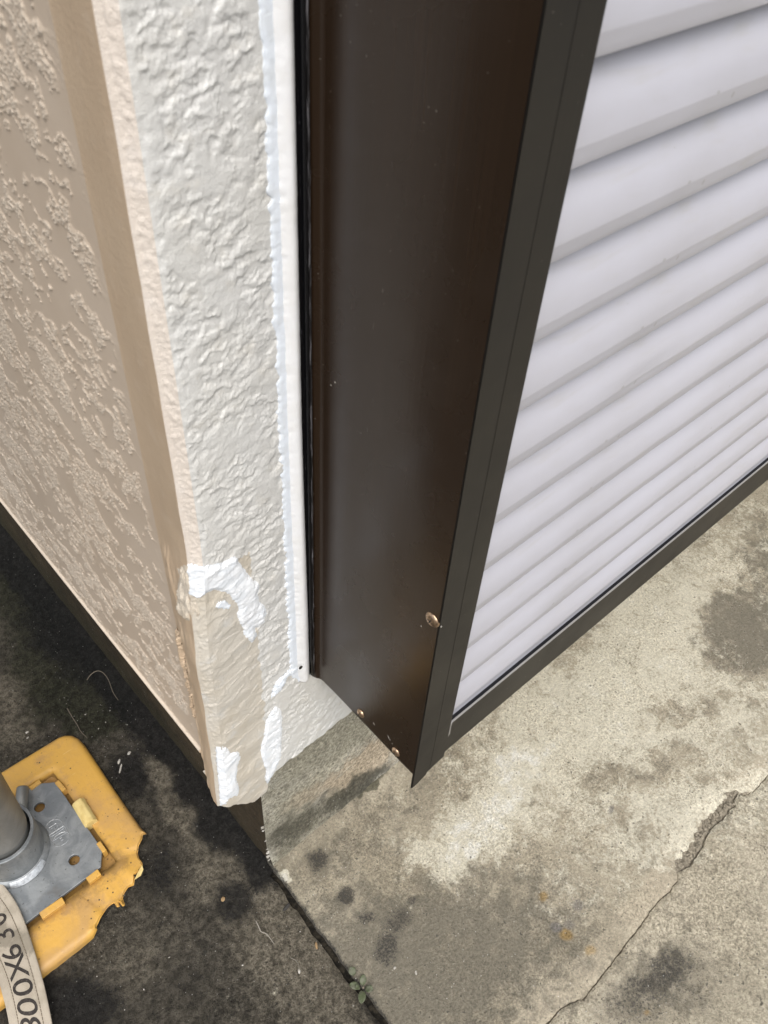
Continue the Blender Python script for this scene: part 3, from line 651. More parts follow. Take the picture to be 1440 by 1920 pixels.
def stains(px, P):
    z0 = np.zeros(px.shape[:-1]); wn = 14 * np.stack([fbm(P[..., 0] * 45, P[..., 1] * 45, 3, 210), fbm(P[..., 0] * 45 + 20, P[..., 1] * 45, 3, 211)], -1)
    wl = wn + 60 * np.stack([fbm(P[..., 0] * 9, P[..., 1] * 9, 4, 212, .6), fbm(P[..., 0] * 9 + 20, P[..., 1] * 9, 4, 213, .6)], -1)
    q = px + wn
    dk = z0.copy()
    for a in [(595,1612,26,24,0,.8,.62),(650,1681,17,20,0,.8,.7),(660,1655,10,14,0,.5,.3),(748,1725,34,22,-30,.6,.50),(690,1722,26,20,20,.7,.5),(725,1775,26,36,20,.6,.55),(440,1690,40,46,-20,.7,.72),(470,1765,34,40,0,.6,.55),(430,1560,30,22,20,.6,.8),(385,1545,30,40,0,.6,.55),(1230,1828,70,40,-20,.7,.55),(1290,1850,70,60,0,.8,.35),(1195,1880,80,60,0,.7,.45),(775,1688,14,10,0,.6,.5),(505,1640,22,14,50,.6,.7)]:
        dk = np.maximum(dk, a[6] * blob(px + (wl if a[2] > 50 else wn), *a[:6]))
    wh = z0.copy()
    for a in [(1210,1270,420,240,-38,.7,.78),(1300,1480,230,130,-38,.7,.62),(1120,1600,160,110,-30,.8,.42),(990,1440,95,45,-40,.6,1),(900,1545,115,60,-35,.6,1),(780,1600,60,20,-20,.8,.7),(830,1600,60,30,-30,.8,.45),(885,1590,24,22,0,.5,1.2),(530,1646,14,10,30,.45,.95),(1200,1290,110,80,-30,.8,.6),(1330,1080,70,60,0,.8,.55),(1400,1400,60,40,0,.7,.5),(1020,1375,50,26,-45,.7,.4),(1080,1520,70,50,-30,.8,.3),(740,1570,60,20,20,.8,.35),(1180,1560,60,50,0,.8,.25),(1130,1200,60,40,-40,.7,.4),(960,1345,40,20,-40,.7,.3),(512,1860,9,9,0,.5,.5)]:
        wh = np.maximum(wh, a[6] * blob(px + (wl if a[2] > 30 else wn), *a[:6]))
    ye = z0.copy()
    for a in [(1019,1682,9,10,0,.35,.9),(1062,1752,12,12,0,.35,1),(1108,1782,11,9,0,.4,.7),(1213,1899,5,5,0,.5,.7)]:
        ye = np.maximum(ye, a[6] * blob(px + .35 * wn, *a[:6]))
    gd = z0.copy()
    for a in [(1043,1738,12,9,20,.3,.9),(1068,1734,11,8,0,.35,.6),(1083,1698,11,11,0,.3,.7),(1146,1518,5,8,10,.3,.8)]:
        gd = np.maximum(gd, a[6] * blob(px + .3 * wn, *a[:6]))
    gy = z0.copy()
    for a in [(800,1800,330,190,-15,.8,.92),(640,1600,170,70,-35,.8,.6),(900,1660,160,60,-20,.8,.5),(1000,1760,120,70,-40,.8,.35),(1395,1180,80,110,20,.8,.95),(1440,1060,50,80,0,.8,.8),(1330,1240,90,30,-30,.8,.5),(1190,1440,130,40,-10,.7,.5),(1300,1330,60,40,0,.8,.45),(930,1640,90,60,0,.8,.5),(860,1720,120,90,0,.8,.55),(760,1640,160,80,0,.8,.35),(1000,1850,140,90,0,.8,.55),(860,1860,140,80,0,.8,.5),(640,1560,110,40,-30,.8,.5),(700,1640,90,60,0,.8,.3),(1240,1840,120,90,0,.8,.7),(900,1330,50,20,-40,.7,.4),(830,1440,60,50,0,.8,.45),(1120,1600,60,40,0,.8,.2),(740,1500,90,50,-30,.8,.5),(1150,1110,40,30,-40,.8,.3),(1060,1230,60,30,-40,.8,.35)]:
        gy = np.maximum(gy, a[6] * blob(px + wl, *a[:6]))
    dkr = np.maximum.reduce([blob(px + wl, 1400, 1175, 80, 95, 20, .8), .8 * blob(px + wl, 1440, 1070, 50, 70, 0, .8), .6 * blob(px + wl, 1200, 1440, 130, 34, -10, .8), .5 * blob(px + wl, 1290, 1330, 70, 40, 0, .8), .5 * blob(px + wl, 1080, 1230, 60, 26, -40, .8)])
    wh = wh * (1 - .85 * dkr); gy = np.maximum(gy, dkr * .55)
    return dk, wh, ye, gd, gy
def slab(name, P, flip, mat, smooth_m=None, extra=None):
    px = proj(P); dk, wh, ye, gd, gy = stains(px, P); z0 = np.zeros(dk.shape)
    sm_ = z0 if smooth_m is None else smooth_m
    mo = z0
    if extra is not None: dk, wh, gy, mo = extra(px, P, dk, wh, gy)
    me = mesh_np(name, P, grid_faces(*P.shape[:2], flip), mat, True, {'stain': np.stack([dk, wh, ye, sm_], -1), 'stain2': np.stack([gy, mo, gd, z0 + 1], -1)})
    return tag(link(name, me), kind='structure')
# slab against the wall
va = np.concatenate([[-.03, -.0005, .0], np.arange(.0025, .36, .002), [.365]])       # distance inwards from the crack edge; first rows turn down
Vv, Tx = np.meshgrid(va, tx); Ey = (ey + gapA)[:, None] * np.ones_like(Vv)
top = FY + .006; t_ = np.clip(Vv / .3625, 0, 1); Yy = Ey + (top - Ey) * t_
fade = np.exp(-np.maximum(Tx - .0405, 0) / .01); Xx = Tx + (jx(Yy) - .0405) * fade
hh = .0011 * fbm(Tx * 14, Yy * 14, 3, 220) + .00045 * fbm(Tx * 120, Yy * 120, 3, 221)
Zz = hh - .0022 * np.exp(-np.maximum(Vv, 0) / .004) - .0025 * np.exp(-np.maximum(Xx - jx(Yy), 0) / .004)
Zz = Zz + .016 * sst(FY - .042, FY, Yy)**2
Zz = np.where(Vv < -.001, -.03, Zz)
Zz[0, :] = -.03
sm_ = sst(.032, .018, Vv + .010 * fbm(Tx * 30, Vv * 30, 2, 222)) * sst(-.01, .002, Vv) * (.35 + .65 * sst(-.2, .2, fbm(Tx * 9, Tx * 0, 2, 223)))
def exA(px, P, dk, wh, gy):
    q = px + 18 * np.stack([fbm(P[..., 0] * 60, P[..., 1] * 60, 3, 224)] * 2, -1)
    mo = .85 * blob(q, 612, 1512, 26, 7, -33, .7) + .8 * blob(q, 690, 1464, 40, 9, -36, .7) + .55 * blob(q, 640, 1500, 70, 12, -33, .8) + .45 * blob(q, 540, 1580, 50, 20, -38, .8) + .30 * sst(.02, .0, P[..., 0] - jx(P[..., 1])) * (P[..., 1] > -.3)
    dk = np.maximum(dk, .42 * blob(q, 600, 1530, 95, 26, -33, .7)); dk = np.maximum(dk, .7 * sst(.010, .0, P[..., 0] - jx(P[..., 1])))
    return dk, wh, gy, np.clip(mo, 0, 1)
P = np.stack([Xx, Yy, Zz], -1)
slab('pavement', P, True, MAT['pave'], sm_, exA)
# outer slab
gapB = .0014 + .0014 * np.abs(perlin(tx * 60, tx * 0, 230)) + .003 * sst(.55, .9, np.abs(perlin(tx * 35, tx * 0, 231)))
vb = np.concatenate([[-.03, -.0005, .0], np.arange(.002, .24, .0025), grow(.245, 5, .006)])
Vv, Tx = np.meshgrid(vb, tx); Yy = (ey - gapB)[:, None] - np.maximum(Vv, 0)
fade = np.exp(-np.maximum(Tx - .0405, 0) / .01); Xx = Tx + (jx(Yy) - .0405) * fade
hh = .0014 * fbm(Tx * 14, Yy * 14, 3, 240) + .0006 * fbm(Tx * 120, Yy * 120, 3, 241)
Zz = hh - .0025 * np.exp(-np.maximum(Vv, 0) / .003) - .001; Zz = np.where(Vv < -.001, -.03, Zz); Zz[0, :] = -.03
slab('pavement', np.stack([Xx, Yy, Zz], -1), False, MAT['pave_outer'])
# dark slab along the side of the house
yc = axis_pts(-5, -.36, .82, 6, .0024)
uc = np.concatenate([[-.025, -.0004, 0.0], np.arange(.002, .37, .0022), grow(.374, 6, .005)])
Uu, Yy = np.meshgrid(uc, yc)
edge = jx(Yy) - (.0055 + .002 * perlin(Yy * 40, Yy * 0, 250))
edge = np.where(Yy > FY - .012, FX + .004, edge)
Xx = edge - np.maximum(Uu, 0)
hh = .0016 * fbm(Xx * 12, Yy * 12, 3, 251) + .0024 * fbm(Xx * 110, Yy * 110, 3, 252, .7)
Zz = hh + .001 - .004 * np.exp(-np.maximum(Uu, 0) / .006) * (Yy < FY) + .006 * sst(.03, 0, Uu) * (Yy > FY); Zz = np.where(Uu < -.001, -.028, Zz)
c1 = np.array([gr(p)[:2] for p in [(0,1338),(40,1315),(75,1290),(110,1250)]]); P = np.stack([Xx, Yy, Zz], -1)
dl = polydist(P[..., :2] + .004 * np.stack([fbm(Xx * 60, Yy * 60, 3, 260)] * 2, -1), [tuple(c) for c in list(c1) + list(c1[::-1])])
P[..., 2] -= .005 * sst(.0035, .0, dl)
def exC(px, P, dk, wh, gy):
    q = px + 22 * np.stack([fbm(P[..., 0] * 40, P[..., 1] * 40, 4, 253), fbm(P[..., 0] * 40 + 7, P[..., 1] * 40, 4, 254)], -1)
    mo = np.clip(.9 * blob(q, 120, 1270, 110, 70, 30, .7) + .8 * blob(q, 60, 1140, 80, 50, 40, .8) + .7 * blob(q, 180, 1345, 60, 40, 0, .8) + .5 * blob(q, 20, 1060, 40, 60, 0, .8) + .4 * blob(q, 60, 1350, 30, 25, 0, .8), 0, .8)
    bl = polydist(px + .8 * (q - px), [(-20, 985), (250, 1310), (500, 1625), (250, 1310)])
    dk = np.clip(np.maximum.reduce([dk, .8 * sst(70, 25, bl), .75 * blob(q, 130, 1200, 120, 60, 40, .8), .85 * blob(q, 330, 1480, 40, 60, 45, .7), .8 * blob(q, 400, 1570, 60, 40, 45, .7), .9 * sst(.018, .0, P[..., 0] * -1 + edge) * (P[..., 1] < .1), .55 * blob(q, 300, 1640, 50, 70, 0, .8), .9 * blob(q, 120, 1880, 130, 60, 0, .8), .75 * blob(q, 250, 1450, 50, 50, 40, .8), .4 * blob(q, 330, 1800, 100, 90, 0, .9)]), 0, 1)
    wh = np.maximum(wh, .25 * blob(q, 215, 1420, 30, 25, 0, .7)) * .5
    lite = np.clip(.95 * blob(q, 330, 1530, 24, 60, -35, .7) + .9 * blob(q, 300, 1450, 22, 40, -35, .7) + .85 * blob(q, 20, 1290, 60, 35, -20, .7) + .8 * blob(q, 30, 1370, 50, 40, -20, .7) + .9 * blob(q, 400, 1640, 60, 50, 30, .8) + .95 * blob(q, 590, 1840, 150, 100, 40, .8) + .8 * blob(q, 540, 1740, 60, 70, 40, .8) + .8 * blob(q, 500, 1720, 60, 60, 0, .8) + .45 * blob(q, 300, 1760, 90, 70, 0, .9) + .45 * blob(q, 230, 1840, 60, 60, 0, .9), 0, 1)
    exC.lite = lite
    return dk * (1 - .75 * lite * (1 - blob(px, 440, 1690, 60, 60))), wh, gy * 0, mo
t = None
o = slab('side_path', P, True, MAT['side'], None, exC)
# paler worn areas use the blue channel of a second attribute
lt = exC.lite
a = o.data.attributes.new('worn', 'FLOAT_COLOR', 'POINT'); a.data.foreach_set('color', np.stack([lt, lt, lt, lt * 0 + 1], -1).astype(np.float32).ravel())

# crumbled mortar in the crack, joint soil
rs = random.Random(21); bm = bmesh.new()
def pebble(bm, p, r, sq=(1, 1, .6)):
    b = bmesh.new(); bmesh.ops.create_icosphere(b, subdivisions=1, radius=r)
    k = [rs.uniform(.7, 1.3) * s for s in sq]; m = Matrix.Rotation(rs.uniform(0, 6.3), 3, 'Z')
    for v in b.verts: v.co = m @ Vector((v.co.x * k[0], v.co.y * k[1], v.co.z * k[2])) * rs.uniform(.8, 1.15) + Vector(p)
    tm = bpy.data.meshes.new('t'); b.to_mesh(tm); b.free(); bm.from_mesh(tm); bpy.data.meshes.remove(tm)
for i in range(230):
    x = rs.uniform(cx0 - .002, cx1 + .01); w_ = float(np.interp(x, tx, gapA)); y0 = float(np.interp(x, tx, ey))
    pebble(bm, (x, y0 + rs.random()**.8 * max(w_ - .001, .001) + .0012, -.0036 + rs.uniform(-.001, .0014)), rs.uniform(.0008, .0026))
o = bm_obj('crack_rubble', bm, MAT['rubble']); tag(o, 'crumbled mortar bits filling the wide part of the crack in the concrete', 'rubble', kind='stuff')
xs_ = tx[tx < 1.2]; ya = np.interp(xs_, tx, ey); wa = np.interp(xs_, tx, gapA)
kv = np.linspace(0, 1, 9); Kv, Xv = np.meshgrid(kv, xs_); gb_ = np.interp(xs_, tx, gapB)[:, None] + .0015; Yv = (ya[:, None] - gb_) + (wa[:, None] + gb_ + .002) * Kv
Zv = -.0085 + .0030 * sst(.003, .006, wa)[:, None] + .0040 * fbm(Xv * 200, Yv * 260, 3, 270) - .0035 * (wa[:, None] > .004) * sst(.35, .1, Kv)
tag(link('crack_fill', mesh_np('crack_fill', np.stack([Xv, Yv, Zv], -1), grid_faces(*Xv.shape, True), MAT['rubble'])), kind='structure')
ys_ = np.arange(-2, FY + .01, .003); kv = np.linspace(0, 1, 7); Kv, Yv = np.meshgrid(kv, ys_)
Xv = jx(Yv) - .010 + .013 * Kv; Zv = -.0075 + .0018 * fbm(Xv * 300, Yv * 200, 3, 271) + .002 * np.abs(Kv - .5)
tag(link('joint_soil', mesh_np('joint_soil', np.stack([Xv, Yv, Zv], -1), grid_faces(*Xv.shape, False), MAT['soil'])), kind='structure')

# white grit scattered on the slabs
rs = random.Random(33); bm = bmesh.new()
for i in range(170):
    px_, py_ = rs.uniform(0, 720), rs.uniform(1020, 1920)
    if i < 60: px_, py_ = rs.gauss(190, 50), rs.gauss(1370, 50)
    g = gr((px_, py_))
    if g[0] > FX - .01 and g[1] > -.1: continue
    pebble(bm, (g[0], g[1], .0016), rs.choice([.0003, .0004, .0005, .0006, .0009]), (1.2, 1, .6))
for i in range(120):
    g = gr((rs.uniform(560, 1440), rs.uniform(1480, 1920)))
    if g[0] < .06: continue
    pebble(bm, (g[0], g[1], .0004), rs.choice([.0004, .0005, .0007]), (1.2, 1, .6))
tag(bm_obj('grit', bm, MAT['chip']), 'fine pale grit and paint crumbs scattered over the dark slab and pavement', 'grit', kind='stuff')

# ------------------------------------------------------------------ yellow base pad
PZ = .016
pad = thing('base_pad', (-.18, .215, 0), 'yellow plastic scaffold base pad with a torn corner', 'base pad')
out_px = [(80,1396,1),(108,1379,1),(120,1375,1),(134,1375,1),(146,1381,1),(158,1394,1),(185,1434,1),(214,1478,1),(243,1520,1),(262,1547,.8),(274,1561,.2),(267,1564,0),(266,1573,0),(259,1586,0),(257,1598,0),(260,1608,0),(266,1616,0),(267,1622,0),(260,1634,0),(251,1641,0),(252,1648,0),(250,1658,0),(240,1662,0),(233,1672,0),(229,1682,0),(234,1696,0),(230,1699,0),(222,1690,0),(224,1699,0),(219,1700,0),(213,1692,0),(203,1697,0),(198,1702,0),(190,1716,0),(180,1735,.1),(181,1741,.2),(172,1752,.8),(140,1777,1),(79,1824,1)]
op = [np.array(gr((x, y), PZ)) for x, y, w_ in out_px]; ow = [w_ for *_, w_ in out_px]
ctr = np.array([-.183, .213])
# far half (out of frame) continues the square
e_top = op[0]; e_bot = op[-1]
dirb = (op[-1] - op[-2])[:2]; dirb = dirb / np.linalg.norm(dirb); dirt = (op[0] - op[1])[:2]; dirt /= np.linalg.norm(dirt)
far = []
for k in np.linspace(0, 1, 7)[1:]:
    far.append(np.array([*(e_bot[:2] + dirb * .105 * k), PZ]))
q1 = far[-1][:2]; q2 = e_top[:2] + dirt * .195
far.append(np.array([q1[0] - .008, q1[1] + .004, PZ])); far.append(np.array([q1[0] - .012, q1[1] + .014, PZ]))
for k in np.linspace(0.1, .9, 6): far.append(np.array([*( (np.array([q1[0] - .012, q1[1] + .014])) * (1 - k) + (np.array([q2[0] - .010, q2[1] - .014])) * k), PZ]))
far.append(np.array([q2[0] - .010, q2[1] - .014, PZ])); far.append(np.array([q2[0] - .006, q2[1] - .003, PZ]))
for k in np.linspace(0, 1, 6)[:-1]: far.append(np.array([*(q2 * (1 - k) + e_top[:2] * k), PZ]))
outline = op + far; wts = ow + [1] * len(far)
# resample along the outline with small ragged noise on torn edges
pts = []; ws = []
for i in range(len(outline)):
    a, b_ = outline[i], outline[(i + 1) % len(outline)]; n = max(1, int(np.linalg.norm(b_ - a) / .0025))
    for k in range(n):
        f_ = k / n; pts.append(a * (1 - f_) + b_ * f_); ws.append(wts[i] * (1 - f_) + wts[(i + 1) % len(outline)] * f_)
pts = np.array(pts); ws = np.array(ws); N = len(pts)
tang = np.roll(pts, -2, 0) - np.roll(pts, 2, 0); tang = tang[:, :2] / np.linalg.norm(tang[:, :2], axis=1)[:, None]
nrm = np.stack([tang[:, 1], -tang[:, 0]], 1)
if ((pts[:, :2] - ctr) * nrm).sum() < 0: nrm = -nrm
# plate square on the pad
PLZ = PZ + .0035
pt, pr_ = gr((105, 1470), PLZ), gr((190, 1590), PLZ)
pb1, pb2 = gr((50, 1730), PLZ), gr((184, 1630), PLZ)
ax = (pt - pr_)[:2]; ax = ax / np.linalg.norm(ax); bx_ = np.array([-ax[1], ax[0]])       # ax ~ +Y along the right edge, bx_ ~ -X
rightoff = (gr((148, 1530), PLZ)[:2] @ bx_); botoff = (gr((120, 1677), PLZ)[:2] @ ax)
PS = .150
def pl(a, b): return bx_ * (rightoff + a) + ax * (botoff + b)       # a from right edge to the left, b from bottom edge up
pc = pl(PS / 2, PS / 2)
bm = bmesh.new()
lay = [(0.0, -PZ + .0005), (0.0, -PZ * .45), (.0012, -.0045), (.0035, -.0016), (.0065, -.0004), (.010, 0)]
rings = []
for ins, dz in lay:
    rg = []
    for i in range(N):
        wv = ws[i]; lift = (1 - wv) * (.001 * math.sin(i * .9) + .0012 * math.sin(i * .37))
        z = PZ + dz * wv + (0 if ins > .002 else -.0028 * (1 - wv)) + lift
        off = ins * wv + (1 - wv) * (.0004 * lay.index((ins, dz)))
        p = pts[i, :2] - nrm[i] * (off + .0022 * wv * 0)
        rg.append(bm.verts.new((p[0], p[1], z)))
    rings.append(rg)
for p_, q_ in zip(rings, rings[1:]):
    for i in range(N): bm.faces.new((p_[i], p_[(i + 1) % N], q_[(i + 1) % N], q_[i]))
inner = [pl(a, b) for a, b in [(-.006, -.006), (PS + .006, -.006), (PS + .006, PS + .006), (.012, PS + .006), (-.006, PS + .006), (-.006, .075), (-.012, .075), (-.012, .062), (-.006, .062)]]
iv = []
for i in range(len(inner)):
    a, b_ = inner[i], inner[(i + 1) % len(inner)]; n = max(1, int(np.linalg.norm(b_ - a) / .006))
    for k in range(n): p = a + (b_ - a) * k / n; iv.append(bm.verts.new((p[0], p[1], PZ)))
ie = [bm.edges.new((iv[i], iv[(i + 1) % len(iv)])) for i in range(len(iv))]
oe = [bm.edges.get((rings[-1][i], rings[-1][(i + 1) % N])) for i in range(N)]
bmesh.ops.triangle_fill(bm, use_beauty=True, use_dissolve=False, edges=ie + oe, normal=(0, 0, 1))
iv2 = [bm.verts.new((v.co.x, v.co.y, PZ - .011)) for v in iv]
for i in range(len(iv)): bm.faces.new((iv[i], iv2[i], iv2[(i + 1) % len(iv)], iv[(i + 1) % len(iv)]))
cf = bm.faces.new(iv2)
bmesh.ops.triangulate(bm, faces=[cf])
fs = [f for f in bm.faces if abs(f.normal.z) > .9 and f.calc_area() > 2e-5]
bmesh.ops.subdivide_edges(bm, edges=list({e for f in fs for e in f.edges if e.calc_length() > .012}), cuts=3, use_grid_fill=True)
bmesh.ops.triangulate(bm, faces=[f for f in bm.faces if len(f.verts) > 4])
po = bm_obj('pad_body', bm, MAT['yellow'], pad, False)
for p in po.data.polygons: p.use_smooth = True
co = np.empty(len(po.data.vertices) * 3, np.float32); po.data.vertices.foreach_get('co', co); co = co.reshape(-1, 3)
ppx = proj(co); hole = polydist(co[:, :2], [tuple(x) for x in inner])
brown_tone = .75 * sst(.030, .0, hole) + .35 * blob(ppx, 180, 1690, 60, 20, -30, .8) + .3 * blob(ppx, 215, 1620, 40, 20, 0, .8)
brown_tone = brown_tone * (.25 + .75 * sst(1470, 1640, ppx[:, 1])); brown_tone = np.maximum(brown_tone, 1.0 * (co[:, 2] < PZ - .006) * (hole < .05))  # browner round the plate opening, fully brown down in the recess
gl = np.zeros(len(co))
a_ = po.data.attributes.new('stain', 'FLOAT_COLOR', 'POINT'); a_.data.foreach_set('color', np.stack([brown_tone, gl, gl, gl + 1], -1).astype(np.float32).ravel())
mdw = po.modifiers.new('wn', 'WEIGHTED_NORMAL'); mdw.keep_sharp = False
# clip tabs around the plate, the big pale block
def obox(bm, c, ux, lx, ly, z0, z1, bev=.0006, tilt=0):
    """box centred at c(2d), long axis ux, size lx (along ux) by ly"""
    uy = np.array([-ux[1], ux[0]]); b = bmesh.new(); bmesh.ops.create_cube(b, size=1)
    for v in b.verts:
        q = c + ux * v.co.x * lx + uy * v.co.y * ly; v.co = Vector((q[0], q[1], z0 + (v.co.z + .5) * (z1 - z0) + tilt * v.co.y * ly))
    bmesh.ops.bevel(b, geom=b.edges[:], offset=bev, segments=2, affect='EDGES', profile=.5)
    tm = bpy.data.meshes.new('t'); b.to_mesh(tm); b.free(); bm.from_mesh(tm); bpy.data.meshes.remove(tm)
def tab(a_px, b_px, wd, z0, z1, mat, name='clip_tab', tilt=0, bev=.0007):
    A, B = gr(a_px, z1)[:2], gr(b_px, z1)[:2]; u_ = (B - A); L = np.linalg.norm(u_); u_ /= L
    bm = bmesh.new(); obox(bm, (A + B) / 2, u_, L, wd, z0, z1, bev, tilt); return bm_obj(name, bm, mat, pad)
tz0, tz1 = PZ - .009, PZ + .0062
tab((106,1465), (120,1481), .0060, tz0, tz1, MAT['yellow'])
tab((184,1579), (196,1596), .0055, tz0, tz1, MAT['yellow'])
tab((164,1651), (186,1634), .0085, tz0, tz1, MAT['yellow'])
tab((76,1717), (119,1687), .0090, tz0, tz1, MAT['yellow'])
tab((56,1478), (75,1464), .0055, tz0, tz1, MAT['yellow'])
bm = bmesh.new(); A, B = gr((145, 1500), PZ + .010)[:2], gr((170, 1541), PZ + .010)[:2]; u_ = (B - A); L = np.linalg.norm(u_); u_ /= L
uy = np.array([-u_[1], u_[0]])
pro = [(-.0085, -.008), (-.0085, .006), (-.006, .0092), (-.001, .0112), (.004, .0108), (.0078, .0070), (.0085, .001), (.0085, -.008)]
r0 = []
for k in (0, 1):
    c_ = A + u_ * L * k; r0.append([bm.verts.new((*(c_ + uy * q), PZ + h)) for q, h in pro])
for i in range(len(pro) - 1): bm.faces.new((r0[0][i], r0[0][i + 1], r0[1][i + 1], r0[1][i]))
bm.faces.new(r0[0][::-1]); bm.faces.new(r0[1])
bmesh.ops.bevel(bm, geom=bm.edges[:], offset=.0006, segments=2, affect='EDGES')
bm_obj('stop_block', bm, MAT['yellow_pale'], pad)
bm = bmesh.new(); rs = random.Random(5)
for (x, y) in [(173,1538),(177,1532),(172,1545),(180,1536),(168,1528),(161,1515),(157,1503)]:
    g = gr((x, y), PZ); obox(bm, g[:2] + np.array([rs.uniform(-1, 1), rs.uniform(-1, 1)]) * .001, np.array([math.cos(x), math.sin(x)]), rs.uniform(.002, .005), .0018, PZ - .001, PZ + rs.uniform(.001, .004), .0003)
bm_obj('torn_burr', bm, MAT['yellow'], pad)['kind'] = 'stuff'
# cracked flap standing off the torn edge
bm = bmesh.new(); fl = [(258,1636),(266,1622),(269,1630),(264,1642),(252,1650)]
vs0 = [bm.verts.new(Vector(gr(p, PZ + .0015)) ) for p in fl]; vs1 = [bm.verts.new(Vector(gr(p, PZ - .002))) for p in fl]
bm.faces.new(vs0); bm.faces.new(vs1[::-1])
for i in range(len(fl)): bm.faces.new((vs0[i], vs0[(i + 1) % len(fl)], vs1[(i + 1) % len(fl)], vs1[i]))
bm_obj('torn_flap', bm, MAT['yellow_pale'], pad)

# ------------------------------------------------------------------ scaffold jack base
jack = thing('scaffold_jack', (pc[0], pc[1], PZ - .002), 'grey galvanised scaffold jack base with round tube standing on the yellow pad', 'scaffold jack')
bm = bmesh.new(); PT = .005
c_ = .013
pol = [pl(a, b) for a, b in [(c_, 0), (PS - c_, 0), (PS, c_), (PS, PS - c_), (PS - c_, PS), (c_ * 1.4, PS), (0, PS - c_), (0, c_ * 1.4)]]
holes = [gr((74, 1513), PLZ)[:2], gr((139, 1612), PLZ)[:2]]; holes += [2 * pc - h for h in holes]
def ringv(z):
    o_ = [bm.verts.new((*p, z)) for p in pol]; hs = [[bm.verts.new((h[0] + .0066 * math.cos(k * math.pi / 10), h[1] + .0066 * math.sin(k * math.pi / 10), z)) for k in range(20)] for h in holes]
    return o_, hs
tops = ringv(PLZ); bots = ringv(PLZ - PT)
for (o_, hs) in (tops, bots):
    ed = [bm.edges.new((o_[i], o_[(i + 1) % len(o_)])) for i in range(len(o_))]
    for h in hs: ed += [bm.edges.new((h[i], h[(i + 1) % 20])) for i in range(20)]
    bmesh.ops.triangle_fill(bm, use_beauty=True, edges=ed, normal=(0, 0, 1))
def sidewall(a, b):
    for i in range(len(a)): bm.faces.new((a[i], a[(i + 1) % len(a)], b[(i + 1) % len(a)], b[i]))
sidewall(tops[0], bots[0])
for h1, h2 in zip(tops[1], bots[1]): sidewall(h1, h2)
plate = bm_obj('base_plate', bm, MAT['galv'], jack)
md = plate.modifiers.new('bevel', 'BEVEL'); md.width = .0006; md.segments = 2; md.angle_limit = rad(50)
# raised mark stamped in the plate
tm = text_mesh('G10', .018); cu_o = gr((97, 1543), PLZ); cu_e = gr((122, 1585), PLZ)
u_ = (cu_e - cu_o)[:2]; u_ /= np.linalg.norm(u_); v_ = np.array([-u_[1], u_[0]])
bm = bmesh.new(); bm.from_mesh(tm); bpy.data.meshes.remove(tm)
bnd = [e for e in bm.edges if e.is_boundary]; segs = [(e.verts[0].co.copy(), e.verts[1].co.copy()) for e in bnd]; bm.free()
bm = bmesh.new()
for a, b_ in segs:
    A = cu_o[:2] + u_ * a.x + v_ * (a.y - .006); B = cu_o[:2] + u_ * b_.x + v_ * (b_.y - .006)
    if np.linalg.norm(B - A) > 1e-5: add_tube(bm, [(*A, PLZ + .0001), (*B, PLZ)], .00042, 5)
bm_obj('stamped_mark', bm, MAT['weld'], plate)
# tube, collar, weld, cross pin
tc = np.array([-.1925, .2295, PLZ])
bm = bmesh.new(); add_lathe(bm, [(.0450, -.001), (.0446, .0020), (.0412, .0060), (.0388, .0075)], tc, (0, 0, 1), 56); weld = bm_obj('weld_bead', bm, MAT['galv'], jack, True)
bm = bmesh.new(); add_lathe(bm, [(.0390, .0), (.0388, .050), (.0386, .0580), (.0378, .0588), (.0346, .0588), (.0344, .02)], tc, (0, 0, 1), 56); bm_obj('collar', bm, MAT['galv'], jack)
bm = bmesh.new(); add_lathe(bm, [(.0322, .066), (.0325, .0675), (.0325, 1.5), (.0308, 1.5), (.0308, .004), (.0320, .004)], tc, (0, 0, 1), 56)
tube = bm_obj('tube', bm, MAT['tube'], jack)
for o in (tube,):
    for p in o.data.polygons: p.use_smooth = True
    m_ = o.modifiers.new('es', 'EDGE_SPLIT'); m_.split_angle = rad(40)
# pale steel arc laid along part of the weld
bm = bmesh.new(); arc = []
for k in range(15):
    a = rad(-118 + 62 * k / 14); d_ = Vector((math.cos(a), math.sin(a), 0))
    wdt = .004 * math.sin(math.pi * (k + .5) / 15)**.5
    arc.append((bm.verts.new(Vector(tc) + d_ * (.0452 + wdt * .35) + Vector((0, 0, .0008))), bm.verts.new(Vector(tc) + d_ * (.0436) + Vector((0, 0, .0046))), bm.verts.new(Vector(tc) + d_ * .0408 + Vector((0, 0, .0072)))))
for p_, q_ in zip(arc, arc[1:]):
    for i in range(2): bm.faces.new((p_[i], q_[i], q_[i + 1], p_[i + 1]))
bm_obj('weld_pale_arc', bm, MAT['weld'], weld, True)
# short round peg welded beside the collar
pa, pb = gr((37, 1540), PLZ + .006), gr((43, 1476), PLZ + .012)
bm = bmesh.new(); add_tube(bm, [pa, pa + (pb - pa) * .96, pb], [.0078, .0078, .0068], 24); pg = bm_obj('locking_peg', bm, MAT['tube'], jack)
for p in pg.data.polygons: p.use_smooth = len(p.vertices) == 4
# bolt hole pin in the tube
dirc = Vector((-.30, -.55, 0)).normalized()
hc = Vector(tc) + dirc * .0323 + Vector((0, 0, .105))
bm = bmesh.new(); add_lathe(bm, [(.0100, .0), (.0100, .0016), (.0085, .0016), (.0080, .0006), (.001, .0012)], hc, dirc, 28); bm_obj('cross_pin', bm, MAT['weld'], jack, True)

